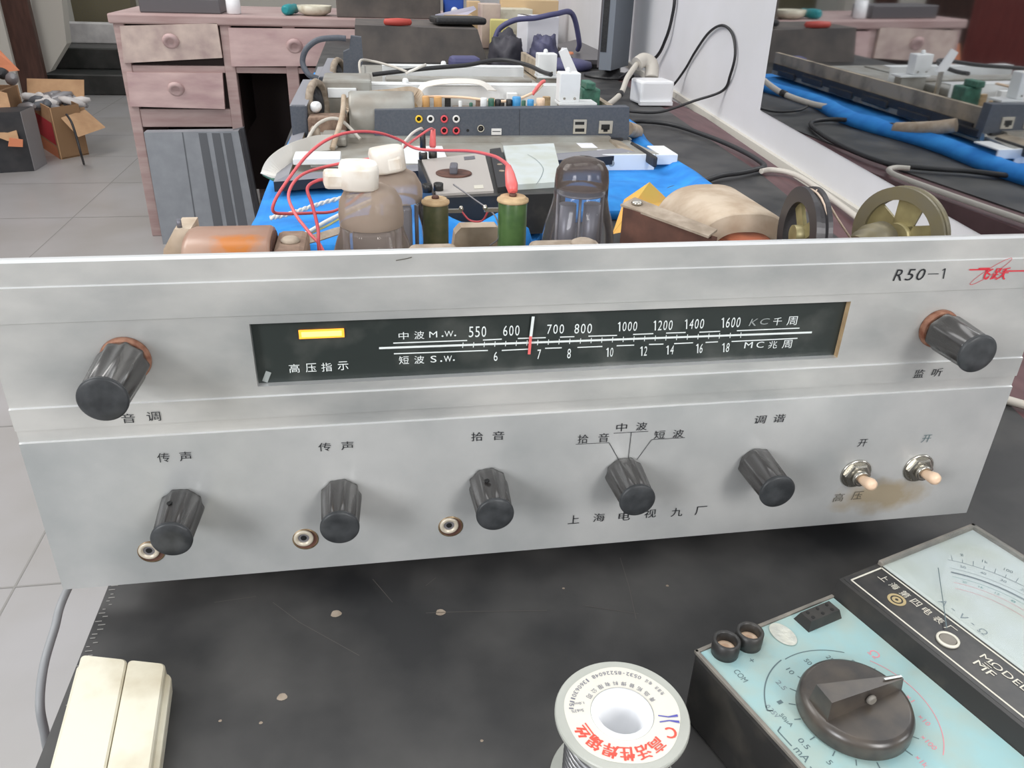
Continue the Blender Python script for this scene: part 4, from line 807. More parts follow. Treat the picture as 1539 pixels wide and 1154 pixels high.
g = MB(); q = [gy(840, 78, 1.17), gy(852, 72, 1.17), gy(868, 108, 1.17), gy(855, 111, 1.17), gy(851, 108, 1.17)]; g.prism(q, (0, .004, 0), 'white_plastic'); a = gy(858, 112, 1.17); g.bb((a.x - .003, 1.168, .80), (a.x + .003, 1.176, a.z + .004), 'nickel'); g.build('tilted_flap', tv, 'white tilted flap')
g = MB(); a = gy(890, 125, 1.05); g.bb((a.x - .016, 1.05, .80), (a.x + .016, 1.09, .855), 'pcb_green', .003); g.bb((a.x - .012, 1.04, .855), (a.x + .004, 1.08, .866), 'pcb_green', .002); g.build('small_board', tv, 'small green circuit board')
# loudspeakers on the left flank
def speaker(x, y, z, k, nm):
    g = MB(); P = [Vector((x, y, z)), Vector((x + .020 * k, y - .004, z)), Vector((x + .022 * k, y - .004, z + .050 * k)), Vector((x + .028 * k, y + .04, z + .072 * k)), Vector((x + .012 * k, y + .05, z + .076 * k)), Vector((x + .004 * k, y + .01, z + .05 * k))]
    g.bb((x, y - .01, z), (x + .022 * k, y + .03, z + .045 * k), 'tv_slate', .003); g.ring_sweep([[Vector((x, y - .01, z + .044 * k)), Vector((x + .022 * k, y - .01, z + .044 * k)), Vector((x + .022 * k, y + .03, z + .044 * k)), Vector((x, y + .03, z + .044 * k))], [Vector((x + .014 * k, y + .09, z + .066 * k)), Vector((x + .034 * k, y + .09, z + .066 * k)), Vector((x + .034 * k, y + .12, z + .060 * k)), Vector((x + .014 * k, y + .12, z + .060 * k))]], 'tv_lilac', False)
    o = g.build(nm, tv)
    g = MB(); c = Vector((x + .030 * k, y + .05, z + .036 * k)); g.lathe([(.034 * k, 0), (.036 * k, .004), (.034 * k, .009), (.028 * k, .010), (.026 * k, .003)], c, (1, -.35, .05), 'dust_tan', 32, cap1=False); g.lathe([(.026 * k, .003), (.012 * k, .010), (.004, .012)], c, (1, -.35, .05), 'tv_black', 24); g.build('speaker_cone', o, 'dusty tan speaker ring')
    g = MB()
    for dx, dz in ((.030, .044), (.034, .020), (.014, .012)): g.lathe([(.006 * k, 0), (.0075 * k, .006), (.006 * k, .014), (.003, .016)], (x + dx * k, y + .01, z + dz * k - .006), (.5, -.8, .35), 'tv_bright', 16)
    g.build('rubber_mount', o, 'pale rubber mounts')
    return o
speaker(.036, 1.00, .785, 1.15, 'loudspeaker'); sp2 = speaker(.068, 1.26, .80, 1.0, 'loudspeaker')
g = MB(); a = [(455, 95), (458, 78), (468, 66), (482, 59), (505, 57), (520, 58)]; g.tube([gy(478, 118, 1.24), gy(464, 112, 1.24)] + [gy(x, y, 1.25) for x, y in a], .0050, 'tv_slate', 10); g.build('rim_loop', tv, 'dark grey curved rim')
g = MB(); g.prism([gy(516, 118, 1.26), gy(536, 118, 1.26), gy(546, 92, 1.26), gy(543, 56, 1.26), gy(527, 54, 1.26), (gy(525, 74, 1.26)), gy(516, 78, 1.26)], (0, .02, 0), 'tv_slate'); a = gy(527, 118, 1.26); g.bb((a.x - .01, 1.26, .80), (a.x + .01, 1.28, a.z + .002), 'tv_slate'); g.build('upright_bracket', tv, 'slate upright bracket')
g = MB(); a = gy(490, 130, 1.12); g.bb((a.x - .004, 1.08, .80), (a.x + .075, 1.17, .862), 'tv_metal', .004); g.bb((a.x + .004, 1.075, .835), (a.x + .05, 1.08, .850), 'tv_bright', .001); g.build('power_module', tv, 'grey metal module')
g = MB(); a = gy(535, 170, 1.0); g.lathe([(.034, 0), (.036, .004), (.036, .095), (.034, .099)], (.125, .99, .822), (1, .0, 0), 'tv_metal', 32); g.build('bass_duct', tv, 'pale grey rounded duct')
g = MB(); g.bb((.062, .975, .793), (.120, 1.015, .822), 'dust_brown', .004); g.bb((.085, .90, .793), (.120, .96, .806), 'tv_metal', .003); g.lathe([(.008, 0), (.007, .02), (.004, .024)], (.075, .93, .793), Z, 'dust_tan', 16); g.tube([(.06, .90, .795), (.08, .93, .82), (.11, .94, .825), (.14, .92, .80)], .0025, 'pale_cable', 8); g.tube([(.10, .88, .794), (.115, .93, .83), (.118, .99, .85)], .004, 'dusty_paper', 8); g.build('cable_clamp', tv, 'dusty brown cable clamp with loose wires')
# ribbons and loose wiring of the set
g = MB(); g.ribbon([gy(404, 266, .745), gy(414, 246, .76), gy(440, 228, .80), gy(475, 216, .86), gy(503, 213, .90), gy(512, 208, .93)], .022, (0, .6, .8), .0012, 'white_wire'); g.build('ribbon_cable', tv, 'white flat ribbon cable')
g = MB(); g.ribbon([gy(545, 205, 1.0), gy(527, 180, 1.0), gy(524, 160, 1.0), gy(545, 148, 1.02), gy(590, 143, 1.04), gy(622, 140, 1.06), gy(636, 158, 1.04)], .020, (0, .5, .85), .0012, 'dusty_paper'); g.build('ribbon_cable', tv, 'yellowed flat ribbon cable')
g = MB(); g.ribbon([gy(626, 148, 1.10), gy(640, 128, 1.12), gy(680, 122, 1.13), gy(720, 124, 1.13), gy(740, 136, 1.11)], .024, (0, 1, .2), .0012, 'white_wire'); g.build('ribbon_cable', tv, 'white flat ribbon cable bowed over the rail')
g = MB()
g.tube([gy(543, 118, 1.2), gy(541, 92, 1.22), gy(560, 92, 1.25), gy(590, 100, 1.22), gy(612, 108, 1.2)], .0022, 'pale_cable', 8); g.tube([gy(610, 110, 1.2), gy(640, 97, 1.22)], .0025, 'white_wire', 8); g.tube([gy(624, 145, 1.1), gy(690, 146, 1.1), gy(760, 152, 1.05), gy(800, 140, 1.05), gy(815, 128, 1.1)], .0022, 'toggle_cream', 8); g.tube([gy(800, 142, 1.05), gy(812, 126, 1.05), gy(818, 122, 1.06)], .0030, 'probe_red', 8); g.build('wire_bundle', tv, 'loose cream and red wires')
g = MB(); g.tube([gy(560, 112, 1.28), gy(640, 103, 1.3), gy(700, 98, 1.32), gy(750, 90, 1.34), gy(790, 97, 1.28), gy(815, 108, 1.2), gy(828, 112, 1.15)], .0040, 'black_cable', 8); g.build('wire_bundle', tv, 'black cable lying over the rails')
g = MB(); g.ribbon([gy(404, 268, .745), gy(420, 258, .76), gy(436, 262, .765), gy(440, 278, .76)], .02, (0, .9, .4), .002, 'pcb_green'); g.bb((.055, .755, .80), (.115, .80, .808), 'tv_bright', .001); g.build('edge_board', tv, 'narrow green edge board')
# white twisted cord and pale straps lying on the blanket
g = MB(); pts = [(.046, .545, .792), (.065, .56, .792), (.085, .585, .792), (.11, .61, .793), (.14, .63, .792), (.17, .64, .79)]; P = smooth_path(pts, 14)
for ph in (0, math.pi): g.tube([p + Vector((0, .0012 * math.sin(i * .9 + ph), .0012 * math.cos(i * .9 + ph))) for i, p in enumerate(P)], .0018, 'white_wire', 6, smooth=False)
tag(g.build('twisted_cord'), 'twisted white cord on the blue blanket at its left end', 'cord')
g = MB(); g.tube([gy(450, 356, .50), gy(470, 345, .515), gy(490, 333, .53), gy(520, 318, .55), gy(560, 300, .58)], .0022, 'white_wire', 8); g.tube([gy(448, 360, .50), gy(470, 349, .515), gy(492, 339, .53), gy(522, 322, .55), gy(562, 304, .58)], .0014, 'yellow_paper', 8); tag(g.build('flat_cord'), 'pair of white and yellow wires crossing the blue blanket behind the tubes', 'cord')
g = MB(); g.ribbon([gy(455, 362, .47), gy(480, 356, .48), gy(520, 345, .49), (.16, .5, .79)], .009, (0, .8, .5), .0015, 'dust_tan'); tag(g.build('cloth_strap'), 'dusty tan strap on the blanket, behind the amber coil', 'strap')

# second multimeter behind the tubes
MZ = .822; q0 = gz(628, 243, MZ); m2 = thing('analog_multimeter', 'silver-faced multimeter with round dark dial, lying behind the green resistors', 'multimeter', (.28, .57, .79))
fl_, fr_, br_, bl_ = gz(652, 298, MZ), gz(850, 290, MZ), gz(832, 222, MZ), gz(628, 240, MZ)
g = MB(); low = [Vector((p.x, p.y, .7785)) for p in (fl_, fr_, br_, bl_)]; top_ = [Vector((p.x, p.y, MZ)) for p in (fl_, fr_, br_, bl_)]; g.ring_sweep([low, top_], 'meter_black', False); g.build('case', m2)
def q2(px, py, z=MZ): return gz(px, py, z)
g = MB(); g.prism([q2(634, 243), q2(728, 232), q2(742, 290), q2(656, 295)], (0, 0, .0025), 'silver_face'); ZF = MZ + .0027
g.prism([gz(697, 236, ZF), gz(713, 234.5, ZF), gz(714, 239, ZF), gz(698, 240.5, ZF)], (0, 0, .0004), 'plate_dark'); g.prism([gz(712, 279, ZF), gz(726, 278, ZF), gz(727, 283, ZF), gz(713, 284, ZF)], (0, 0, .0004), 'strip_line'); g.build('face_plate', m2, 'silver face plate')
kc2 = gz(682, 261, ZF); g = MB(); g.lathe([(.0205, 0), (.0205, .0012), (.018, .0016)], kc2, Z, 'iron_brown', 40); ko = g.build('range_knob', m2); g = MB(); g.box(kc2 + Z * .006, (.009, .020, .010), 'plate_dark', rz(-8), .002); g.build('pointer_bar', ko)
for px, py in ((636, 238), (650.5, 236), (642, 287), (659, 285.5)):
    c = gz(px, py, ZF); g = MB(); g.lathe([(.0052, -.001), (.0052, .007), (.0044, .0076), (.003, .004)], c, Z, 'meter_black', 20); g.build('test_socket', m2)
g = MB(); g.prism([q2(736, 231), q2(752, 229), q2(768, 287), q2(748, 290)], (0, 0, .006), 'tv_black'); 
for px, py in ((748, 245), (751, 255), (754, 265)): g.lathe([(.0035, .006), (.003, .0068)], gz(px, py, MZ), Z, 'dust_tan', 12)
g.build('header_strip', m2)
g = MB(); g.prism([q2(756, 226), q2(832, 222), q2(846, 281), q2(770, 286)], (0, 0, .006), 'meter_dial'); g.build('meter_dial', m2, 'pale meter dial'); g = MB(); a = [gz(x, y, MZ + .0064) for x, y in ((793, 232), (806, 240), (816, 252), (814, 264), (806, 277))]; g.strip(smooth_path(a, 4), .0005, Z, 'grey_ink'); g.build('needle', m2)
# test leads
g = MB(); c = gz(650.5, 236, ZF); g.tube([c + Z * .004, c + Z * .012], .0030, 'white_plastic', 12, smooth=False); pl = c + Z * .012; pe = gy(651, 194, c.y); g.lathe([(.0036, 0), (.0042, .003), (.0036, (pe - pl).length * .5), (.0028, (pe - pl).length)], pl, pe - pl, 'probe_red', 16)
tl = thing('red_test_lead', 'red test lead looping from the rear multimeter to the right green resistor', 'cable', tuple(c)); g.build('plug', tl)
rp = Vector((.2382, .152, .9195)); rt = gy(764, 250, .17); g = MB(); g.lathe([(.0012, 0), (.0030, .001), (.0038, .006), (.0030, (rt - rp).length * .7), (.0018, (rt - rp).length)], rp, rt - rp, 'probe_red', 20); g.build('probe', tl)
g = MB(); g.tube([pe, gy(646, 194, .58), gy(628, 206, .55), gy(606, 222, .50), gy(575, 245, .45), gy(545, 290, .42), gy(505, 316, .38), gy(470, 320, .36), gy(430, 321, .34), gy(411, 318, .33), gy(414, 300, .33), gy(433, 270, .34), gy(460, 235, .36), (gy(490, 211, .38)), gy(525, 199, .40), gy(565, 199, .42), gy(598, 209, .44), gy(625, 223, .44), gy(660, 226, .42), gy(705, 227, .36), gy(740, 234, .28), gy(757, 243, .20), rt], .0013, 'red_wire', 8, 8); g.build('lead', tl)
g = MB(); c = gz(636, 238, ZF); g.tube([c + Z * .004, c + Z * .011], .0030, 'white_plastic', 12, smooth=False); g.lathe([(.0036, 0), (.0036, .012), (.0026, .026)], c + Z * .011, (0, .05, 1), 'black_plastic', 14); bl = thing('black_test_lead', 'black plug on a short white lead in the rear multimeter', 'cable', tuple(c)); g.build('plug', bl)
g = MB(); g.tube([c + Z * .034 + Y * .001, gy(632, 193, .60), gy(620, 200, .56), gy(608, 214, .50), gy(604, 224, .46)], .0014, 'white_wire', 8); g.build('lead', bl)
# orange card
g = MB(); a = [gz(920, 352, .7785), gz(1000, 335, .7785)]; Q = [a[0], a[1], gy(1006, 303, .66), gy(976, 274, .655), gy(938, 300, .60)]; g.prism(Q, (.001, .002, 0), 'card_orange'); tag(g.build('orange_card'), 'folded orange and yellow card standing behind the clear tube', 'card')
# cables on the bench at the right
def cable(name, pts, r, m_, label, cat='cable', seg=8):
    g = MB(); g.tube(pts, r, m_, seg); return tag(g.build(name), label, cat)
g = MB(); g.tube([(.575, 1.0, .80), (.60, 1.03, .79), (.625, 1.10, .776)], .012, 'dusty_paper', 12); ce = thing('power_cable', 'black power cable with a taped tan end beside the connector panel', 'cable', (.6, 1.0, BZ)); g.build('taped_end', ce, 'tan taped cable end')
g = MB(); g.tube([(.612, 1.06, .785), (.64, 1.2, .772), (.68, 1.25, .768), (.735, 1.22, .767), (.765, 1.10, .767), (.775, .98, .767), (.766, .875, .767), (.735, .845, .767), (.70, .825, .767), (.665, .810, .767), (.61, .765, .767), (.56, .735, .767), (.50, .66, .767)], .0042, 'black_cable', 8); g.build('lead', ce)
cable('extension_cable', [(.745, .84, .766), (.765, .848, .766), (.785, .830, .766), (.788, .78, .766), (.768, .64, .766), (.738, .48, .766), (.70, .33, .766), (.64, .25, .766)], .0042, 'pale_cable', 'pale grey cord running along the bench edge below the mirror')
g = MB(); g.tube([(.455, .214, .80), (.50, .235, .785), (.55, .205, .767), (.60, .150, .7635), (.64, .105, .7635), (.70, .05, .7635), (.735, -.05, .758), (.752, -.09, .70), (.756, -.1, .4), (.75, -.05, .05), (.70, .1, .004)], .0034, 'pale_cable', 8); g.build('mains_lead', R)
# socket block, its cord and the loop up the wall
s0 = thing('socket_block', 'white plastic socket block standing on the bench in the corner by the wall', 'socket block', (.80, 1.56, BZ))
g = MB(); g.box((.790, 1.52, BZ + .027), (.078, .07, .050), 'white_plastic', rz(4), .005); g.bb((.752, 1.478, BZ + .002), (.828, 1.49, BZ + .010), 'white_plastic'); g.build('body', s0)
g = MB(); g.tube([(.80, 1.56, .81), (.802, 1.575, .836), (.785, 1.58, .846), (.765, 1.57, .838)], .016, 'pale_cable', 12); g.tube([(.765, 1.57, .838), (.73, 1.52, .815), (.70, 1.46, .79), (.655, 1.40, .775), (.62, 1.36, .772)], .0062, 'pale_cable', 10); g.tube([(.700, 1.46, .79), (.692, 1.449, .787)], .0075, 'black_cable', 10, smooth=False); g.build('cord', s0, 'thick pale cord')
cable('black_wall_cord', [(.66, 1.40, .770), (.70, 1.36, .768), (.76, 1.36, .768), (.83, 1.36, .79)] + [wp(y, z, .006) for y, z in ((1.33, .815), (1.30, .85), (1.29, .89), (1.32, .925), (1.38, .935), (1.45, .915), (1.52, .87), (1.57, .83))] + [(.87, 1.60, .79), (.85, 1.62, .766)], .0028, 'black_cable', 'thin black cord looping up the white wall beside the socket block')
# monitor at the far right corner
MY = 1.93; mo = thing('monitor', 'grey slab-backed monitor standing at the wall behind the socket block', 'monitor', (.83, 2.0, BZ))
g = MB(); g.prism([(.772, 1.92, .785), (.800, 1.90, .785), (.885, 2.02, .785), (.85, 2.06, .785)], (0, 0, .42), 'monitor_grey'); g.prism([(.768, 1.925, .79), (.772, 1.92, .79), (.812, 1.978, .79), (.808, 1.983, .79)], (0, 0, .41), 'screen_dark'); g.build('housing', mo)
g = MB(); g.prism([(.7725, 1.9185, .83), (.786, 1.9088, .83), (.7865, 1.9095, .83), (.773, 1.9192, .83)], (0, 0, .36), 'black_plastic'); g.build('side_grille', mo, 'black side grille')
g = MB(); g.lathe([(.07, 0), (.07, .006), (.03, .012), (.025, .03)], (.82, 1.98, BZ), Z, 'black_plastic', 28); g.build('foot', mo)
cable('black_signal_cord', [(.865, 2.0, 1.05), wp(1.78, 1.03, .008), wp(1.70, .98, .008), wp(1.70, .93, .008), wp(1.72, .88, .012), wp(1.78, .83, .016), (.84, 1.85, .79), (.82, 1.88, .768)], .0040, 'black_cable', 'black cord hanging down beside the monitor on the wall side')
# ================================================================== DESK AND ROOM BEYOND
DYF = 3.04
dk = thing('desk', 'old pinkish-brown wooden desk with crooked drawers, standing across the end of the workbench', 'desk', (.05, 3.3, 0))
def fp_(mb, px, d, m, y=DYF):      # a board whose front outline lies at depth y
    return mb.prism([gy(x, yy, y) for x, yy in px], (0, d, 0), m)
zt_l = gy(163, 14, DYF).z; zb_l = gy(163, 35, DYF).z; xl = gy(162, 25, DYF).x
g = MB(); g.bb((xl, DYF - .012, zb_l), (.86, DYF + .60, zt_l - .012), 'desk_wood', .006); g.build('desktop', dk)
g = MB()
for x0, x1 in ((xl + .012, xl + .05), (-.375, -.335), (-.150, -.105), (.80, .84)):
    g = MB(); g.bb((x0, DYF, 0 if x0 < -.3 or x0 > .5 or x0 > -.2 else 0), (x1, DYF + .045, zb_l), 'desk_wood', .003); g.build('leg', dk)
    g = MB(); g.bb((x0, DYF + .53, 0), (x1, DYF + .575, zb_l), 'desk_wood', .003); g.build('leg', dk)
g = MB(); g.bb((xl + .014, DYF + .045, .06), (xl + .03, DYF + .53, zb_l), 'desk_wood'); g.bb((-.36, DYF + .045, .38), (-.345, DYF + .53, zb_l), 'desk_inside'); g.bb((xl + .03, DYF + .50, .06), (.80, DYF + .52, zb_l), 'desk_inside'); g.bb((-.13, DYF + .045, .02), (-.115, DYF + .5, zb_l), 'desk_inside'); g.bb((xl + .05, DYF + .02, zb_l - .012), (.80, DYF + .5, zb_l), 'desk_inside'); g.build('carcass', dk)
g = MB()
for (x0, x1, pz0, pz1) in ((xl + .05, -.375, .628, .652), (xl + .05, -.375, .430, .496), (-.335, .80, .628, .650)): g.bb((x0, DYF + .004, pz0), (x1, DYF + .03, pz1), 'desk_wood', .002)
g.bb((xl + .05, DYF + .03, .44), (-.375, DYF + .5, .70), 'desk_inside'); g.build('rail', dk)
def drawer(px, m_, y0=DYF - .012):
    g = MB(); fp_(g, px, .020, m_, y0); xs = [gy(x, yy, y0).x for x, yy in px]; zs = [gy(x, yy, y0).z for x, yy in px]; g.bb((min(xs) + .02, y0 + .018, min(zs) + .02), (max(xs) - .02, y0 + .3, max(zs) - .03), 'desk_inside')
    o = g.build('drawer', dk); cx = sum(xs) / 4; cz = sum(zs) / 4 + .006; h = MB()
    h.lathe([(.030, 0), (.030, .004), (.024, .012), (.016, .012), (.010, .004)], (cx, y0, cz), (0, -1, -.5), 'desk_drawer', 24, cap1=True); h.build('handle', o)
drawer([(186, 95), (334, 87), (326, 35), (180, 39)], 'desk_worn'); drawer([(196, 160), (338, 164), (334, 110), (190, 109)], 'desk_drawer'); drawer([(348, 100), (540, 99), (536, 44), (343, 42)], 'desk_drawer')
drawer([(560, 99), (742, 101), (742, 47), (556, 44)], 'desk_drawer'); 
# grey casing leaning in the pedestal
g = MB(); cs = thing('ventilated_casing', 'grey metal casing with dark vertical slots leaning against the desk under its drawers', 'casing', (-.5, 2.93, 0))
PX = [(216, 199), (358, 197), (392, 372), (246, 372)]; g.prism([gy(x, y, 2.93) for x, y in PX], (0, .05, 0), 'case_grey')
for (a, b_, c_, d_) in ((298, 198, 314, 372), (318, 198, 333, 372), (335, 198, 349, 372)):
    w_ = 12; t0 = gy(a, 200, 2.9299); 
    g.prism([gy(a, 200, 2.9285), gy(a + w_, 200, 2.9285), gy(a + w_ + 30, 368, 2.9285), gy(a + 28, 368, 2.9285)], (0, .0025, 0), 'case_dark')
g.strip([gy(274, 199, 2.929), gy(300, 372, 2.929)], .004, Y, 'case_dark'); g.build('body', cs)
g = MB(); g.prism([gy(349, 196, 2.945), gy(366, 192, 2.99), gy(400, 370, 2.99), gy(384, 372, 2.945)], (0, .03, 0), 'case_dark'); g.build('side_panel', cs, 'dark side panel')
# things on the desk
DT = zt_l - .012
def small(name, mb, label, cat, group=None): return tag(mb.build(name), label, cat, group)
def on_desk(px0, px1, y, h, d, m_, name, label, cat, bev=.004):
    a = gz(px0, 12, DT); x0 = gy(px0, 5, y).x; x1 = gy(px1, 5, y).x; g = MB(); g.bb((x0, y, DT), (x1, y + d, DT + h), m_, bev); return small(name, g, label, cat)
on_desk(208, 330, 3.10, .05, .18, 'screen_dark', 'black_case', 'flat black case at the left end of the desk', 'case')
g = MB(); c = gy(350, 4, 3.12); g.lathe([(.022, 0), (.026, .004), (.026, .07), (.023, .07), (.022, .01)], (c.x, 3.12, DT), Z, 'white_plastic', 24); small('white_cup', g, 'small white cup on the desk beside the flat black case', 'cup')
tt = thing('screwdriver', 'teal-handled screwdriver lying on the desk between the cup and the bowl', 'screwdriver', (gy(428, 4, 3.1).x, 3.1, DT)); c = gy(428, 4, 3.1)
g = MB(); g.lathe([(.010, 0), (.018, .01), (.020, .05), (.016, .09), (.018, .11), (.006, .12)], (c.x, 3.08, DT + .02), (.25, .97, 0), 'teal_plastic', 16); g.build('handle', tt); g = MB(); g.lathe([(.005, .12), (.005, .26)], (c.x, 3.08, DT + .02), (.25, .97, 0), 'nickel', 10); g.build('blade', tt)
g = MB(); c = gy(472, 4, 3.14); g.lathe([(.035, 0), (.060, .012), (.066, .035), (.062, .035), (.05, .012)], (c.x, 3.14, DT), Z, 'ivory', 28); small('bowl', g, 'pale shallow bowl on the desk beside the long dark box', 'bowl')
on_desk(505, 662, 3.06, .075, .22, 'dust_dark', 'long_box', 'long dark dusty box on the desk above the closed drawer', 'box')
g = MB(); x0 = gy(668, 5, 3.10).x; x1 = gy(697, 5, 3.10).x; bx_ = thing('blue_canister', 'royal blue canister with a white knob on the desk', 'canister', ((x0 + x1) / 2, 3.14, DT)); g.bb((x0, 3.10, DT), (x1, 3.17, DT + .09), 'royal_blue', .006); g.build('body', bx_); g = MB(); g.lathe([(.012, 0), (.014, .01), (.008, .02)], ((x0 + x1) / 2, 3.10, DT + .03), (0, -1, 0), 'white_plastic', 16); g.build('knob', bx_)
# clutter at the far end of the bench
g = MB(); a = gy(533, 89, 2.25); b_ = gy(733, 89, 2.25); t_ = gy(540, 38, 2.25).z; zb = BZ + .0005
g.ring_sweep([[Vector((a.x, 2.25, zb)), Vector((b_.x, 2.25, zb)), Vector((b_.x, 2.55, zb)), Vector((a.x, 2.55, zb))], [Vector((a.x + .006, 2.262, t_)), Vector((b_.x - .03, 2.262, t_ - .006)), Vector((b_.x - .03, 2.54, t_)), Vector((a.x + .006, 2.54, t_))]], 'dust_dark', False); small('dusty_case', g, 'large dusty dark case behind the opened television', 'case')
CT = t_
g = MB(); c = gy(598, 39, 2.30); g.lathe([(.004, -.042), (.009, -.038), (.011, 0), (.009, .036), (.004, .04)], (c.x, 2.275, CT + .009), (1, .1, 0), 'lamp_red', 16); small('red_screwdriver', g, 'red-handled screwdriver lying on the front edge of the dusty dark case', 'screwdriver')
g = MB(); c = gy(690, 36, 2.32); g.box((c.x, 2.36, CT + .012), (.16, .10, .020), 'black_plastic', rz(8), .008); small('black_pouch', g, 'flat black pouch on top of the dusty dark case', 'pouch')
g = MB(); a = [gy(655, 29, 2.75), gy(654, 22, 2.75), gy(712, 9, 2.80), gy(716, 14, 2.80), gy(700, 24, 2.78)]; g.prism(a, (.0, .004, .0), 'paper_lilac'); g.bb((gy(660, 20, 2.8).x, 2.76, BZ), (gy(708, 20, 2.8).x, 2.82, gy(690, 22, 2.78).z), 'wood_light'); small('lilac_paper', g, 'pale lilac sheet leaning over a low wooden block behind the black pouch', 'paper')
def crate(px0, py0, px1, py1, y, d, m_, name, label, cat, z0=BZ + .0005, rot=0, bev=.003):
    a = gy(px0, py1, y); b_ = gy(px1, py0, y); g = MB(); zz0 = z0 if z0 is not None else a.z
    g.box(((a.x + b_.x) / 2, y + d / 2, (zz0 + b_.z) / 2), (b_.x - a.x, d, b_.z - zz0), m_, rz(rot), bev); return small(name, g, label, cat)
crate(703, 2, 722, 26, 2.86, .05, 'wood_light', 'wooden_block', 'upright pale wooden block standing at the far end of the bench', 'block')
crate(722, 6, 752, 40, 2.70, .06, 'desk_worn', 'pale_carton', 'pale pinkish carton among the clutter beside the wooden block', 'carton', rot=6)
crate(738, 30, 766, 50, 2.62, .05, 'yellow_paper', 'yellow_packet', 'crumpled yellow packet in front of the pale carton', 'packet', rot=-10)
crate(745, 14, 800, 36, 2.85, .10, 'ivory', 'cream_tray', 'cream tray at the far end of the bench', 'tray', rot=4)
crate(752, 1, 840, 20, 2.95, .03, 'wood_light', 'wooden_board', 'pale wooden board standing behind the cream tray', 'board')
wc = thing('white_carton', 'white carton with a dark strap, in front of the cream tray', 'carton', (gy(812, 40, 2.38).x, 2.4, BZ)); a = gy(786, 52, 2.38); b_ = gy(838, 25, 2.38)
g = MB(); g.box(((a.x + b_.x) / 2, 2.42, (BZ + .02 + b_.z) / 2), (b_.x - a.x, .09, b_.z - BZ - .02), 'paper_white', rz(12), .003); g.build('body', wc); g = MB(); g.box(((a.x + b_.x) / 2 - .04, 2.42, (BZ + .02 + b_.z) / 2), (.018, .093, b_.z - BZ - .018), 'dust_dark', rz(12), .001); g.build('strap', wc); g = MB(); g.box(((a.x + b_.x) / 2, 2.42, BZ + .0105), (b_.x - a.x + .02, .12, .019), 'indigo', rz(12), .004); g.build('base', wc)
cable('black_bundle_cord', [gy(744, 58, 2.30), gy(752, 42, 2.30), gy(775, 30, 2.28), gy(805, 27, 2.26), gy(835, 21, 2.26), (.78, 2.30, .90), (.815, 2.33, .82), (.82, 2.36, .793)], .008, 'indigo', 'thick dark cord arching over the white carton')
g = MB(); c = gy(850, 72, 2.15); g.lathe([(.075, 0), (.082, .008), (.078, .020), (.05, .026)], (c.x, 2.15, BZ), Z, 'indigo', 32); small('indigo_dish', g, 'round indigo dish on the bench behind the mounting blocks', 'dish')
g = MB(); c = gy(700, 82, 2.02); g.box((c.x, 2.05, BZ + .021), (.085, .06, .040), 'indigo', rz(4), .012); small('indigo_pouch', g, 'small indigo pouch between the opened television and the dusty case', 'pouch')
g = MB(); c = gy(858, 57, 2.32); g.lathe([(.012, 0), (.014, .02), (.010, .03)], (c.x, 2.32, BZ), Z, 'carton_orange', 16); small('orange_bottle', g, 'tiny orange bottle standing beside the white carton', 'bottle')
g = MB(); c = gy(848, 56, 2.34); g.lathe([(.010, 0), (.012, .03), (.006, .04)], (c.x, 2.34, BZ), Z, 'white_plastic', 16); small('white_bottle', g, 'tiny white bottle standing next to the tiny orange one', 'bottle')
g = MB(); a = [gy(838, 40, 2.6), gy(880, 28, 2.75), gy(936, 40, 2.6), gy(930, 82, 2.15), gy(870, 86, 2.12)]; top_ = [Vector((p.x, y_, .772)) for p, y_ in zip(a, (2.62, 2.85, 2.62, 2.16, 2.16))]; g.prism(top_, (0, 0, .012), 'screen_dark'); g.ring_sweep([[Vector((p.x * .98 + .015, p.y, BZ + .0005)) for p in top_], [Vector((p.x * .98 + .015, p.y, .772)) for p in top_]], 'black_plastic', False); small('dark_screen_panel', g, 'dark grey screen panel lying flat beside the monitor', 'panel')
def lumpy(name, px0, px1, y, d, h, m_, label, cat, seed):
    g = MB(); x0 = gy(px0, 70, y).x; x1 = gy(px1, 70, y).x; NU, NV = 28, 14; vs = []; fs = []
    for j in range(NV + 1):
        for i in range(NU):
            q = 2 * math.pi * i / NU; e = math.pi / 2 * j / NV; rr_ = math.cos(e) ** .6 if j < NV else 0; p = Vector((math.cos(q) * rr_, math.sin(q) * rr_, math.sin(e)))
            n = 1 + .28 * noise.noise(p * 2.2 + Vector((seed, 0, 0))) + .10 * noise.noise(p * 6 + Vector((seed, 3, 0)))
            vs.append(Vector(((x0 + x1) / 2 + p.x * (x1 - x0) / 2 * n, y + d / 2 + p.y * d / 2 * n, BZ + .0006 + p.z * h * n)))
    for j in range(NV):
        for i in range(NU): fs.append((j * NU + i, j * NU + (i + 1) % NU, (j + 1) * NU + (i + 1) % NU, (j + 1) * NU + i))
    g.add(vs, fs, m_, True); g.add(vs[:NU], [tuple(range(NU))[::-1]], m_); return small(name, g, label, cat)
lumpy('dark_bag', 738, 792, 2.16, .11, .085, 'bag_dark', 'crumpled dark bag heaped beside the dusty case', 'bag', 1.5)
lumpy('indigo_cloth', 800, 846, 2.18, .10, .080, 'bag_indigo', 'crumpled indigo cloth in front of the white carton', 'cloth', 7.1)
crate(874, 18, 900, 34, 2.92, .05, 'marble', 'paper_stack', 'small stack of white papers at the far right of the bench', 'papers', z0=BZ + .001)
crate(896, 22, 930, 36, 2.78, .06, 'wood_light', 'tan_packet', 'tan packet lying left of the monitor', 'packet', z0=BZ + .03)
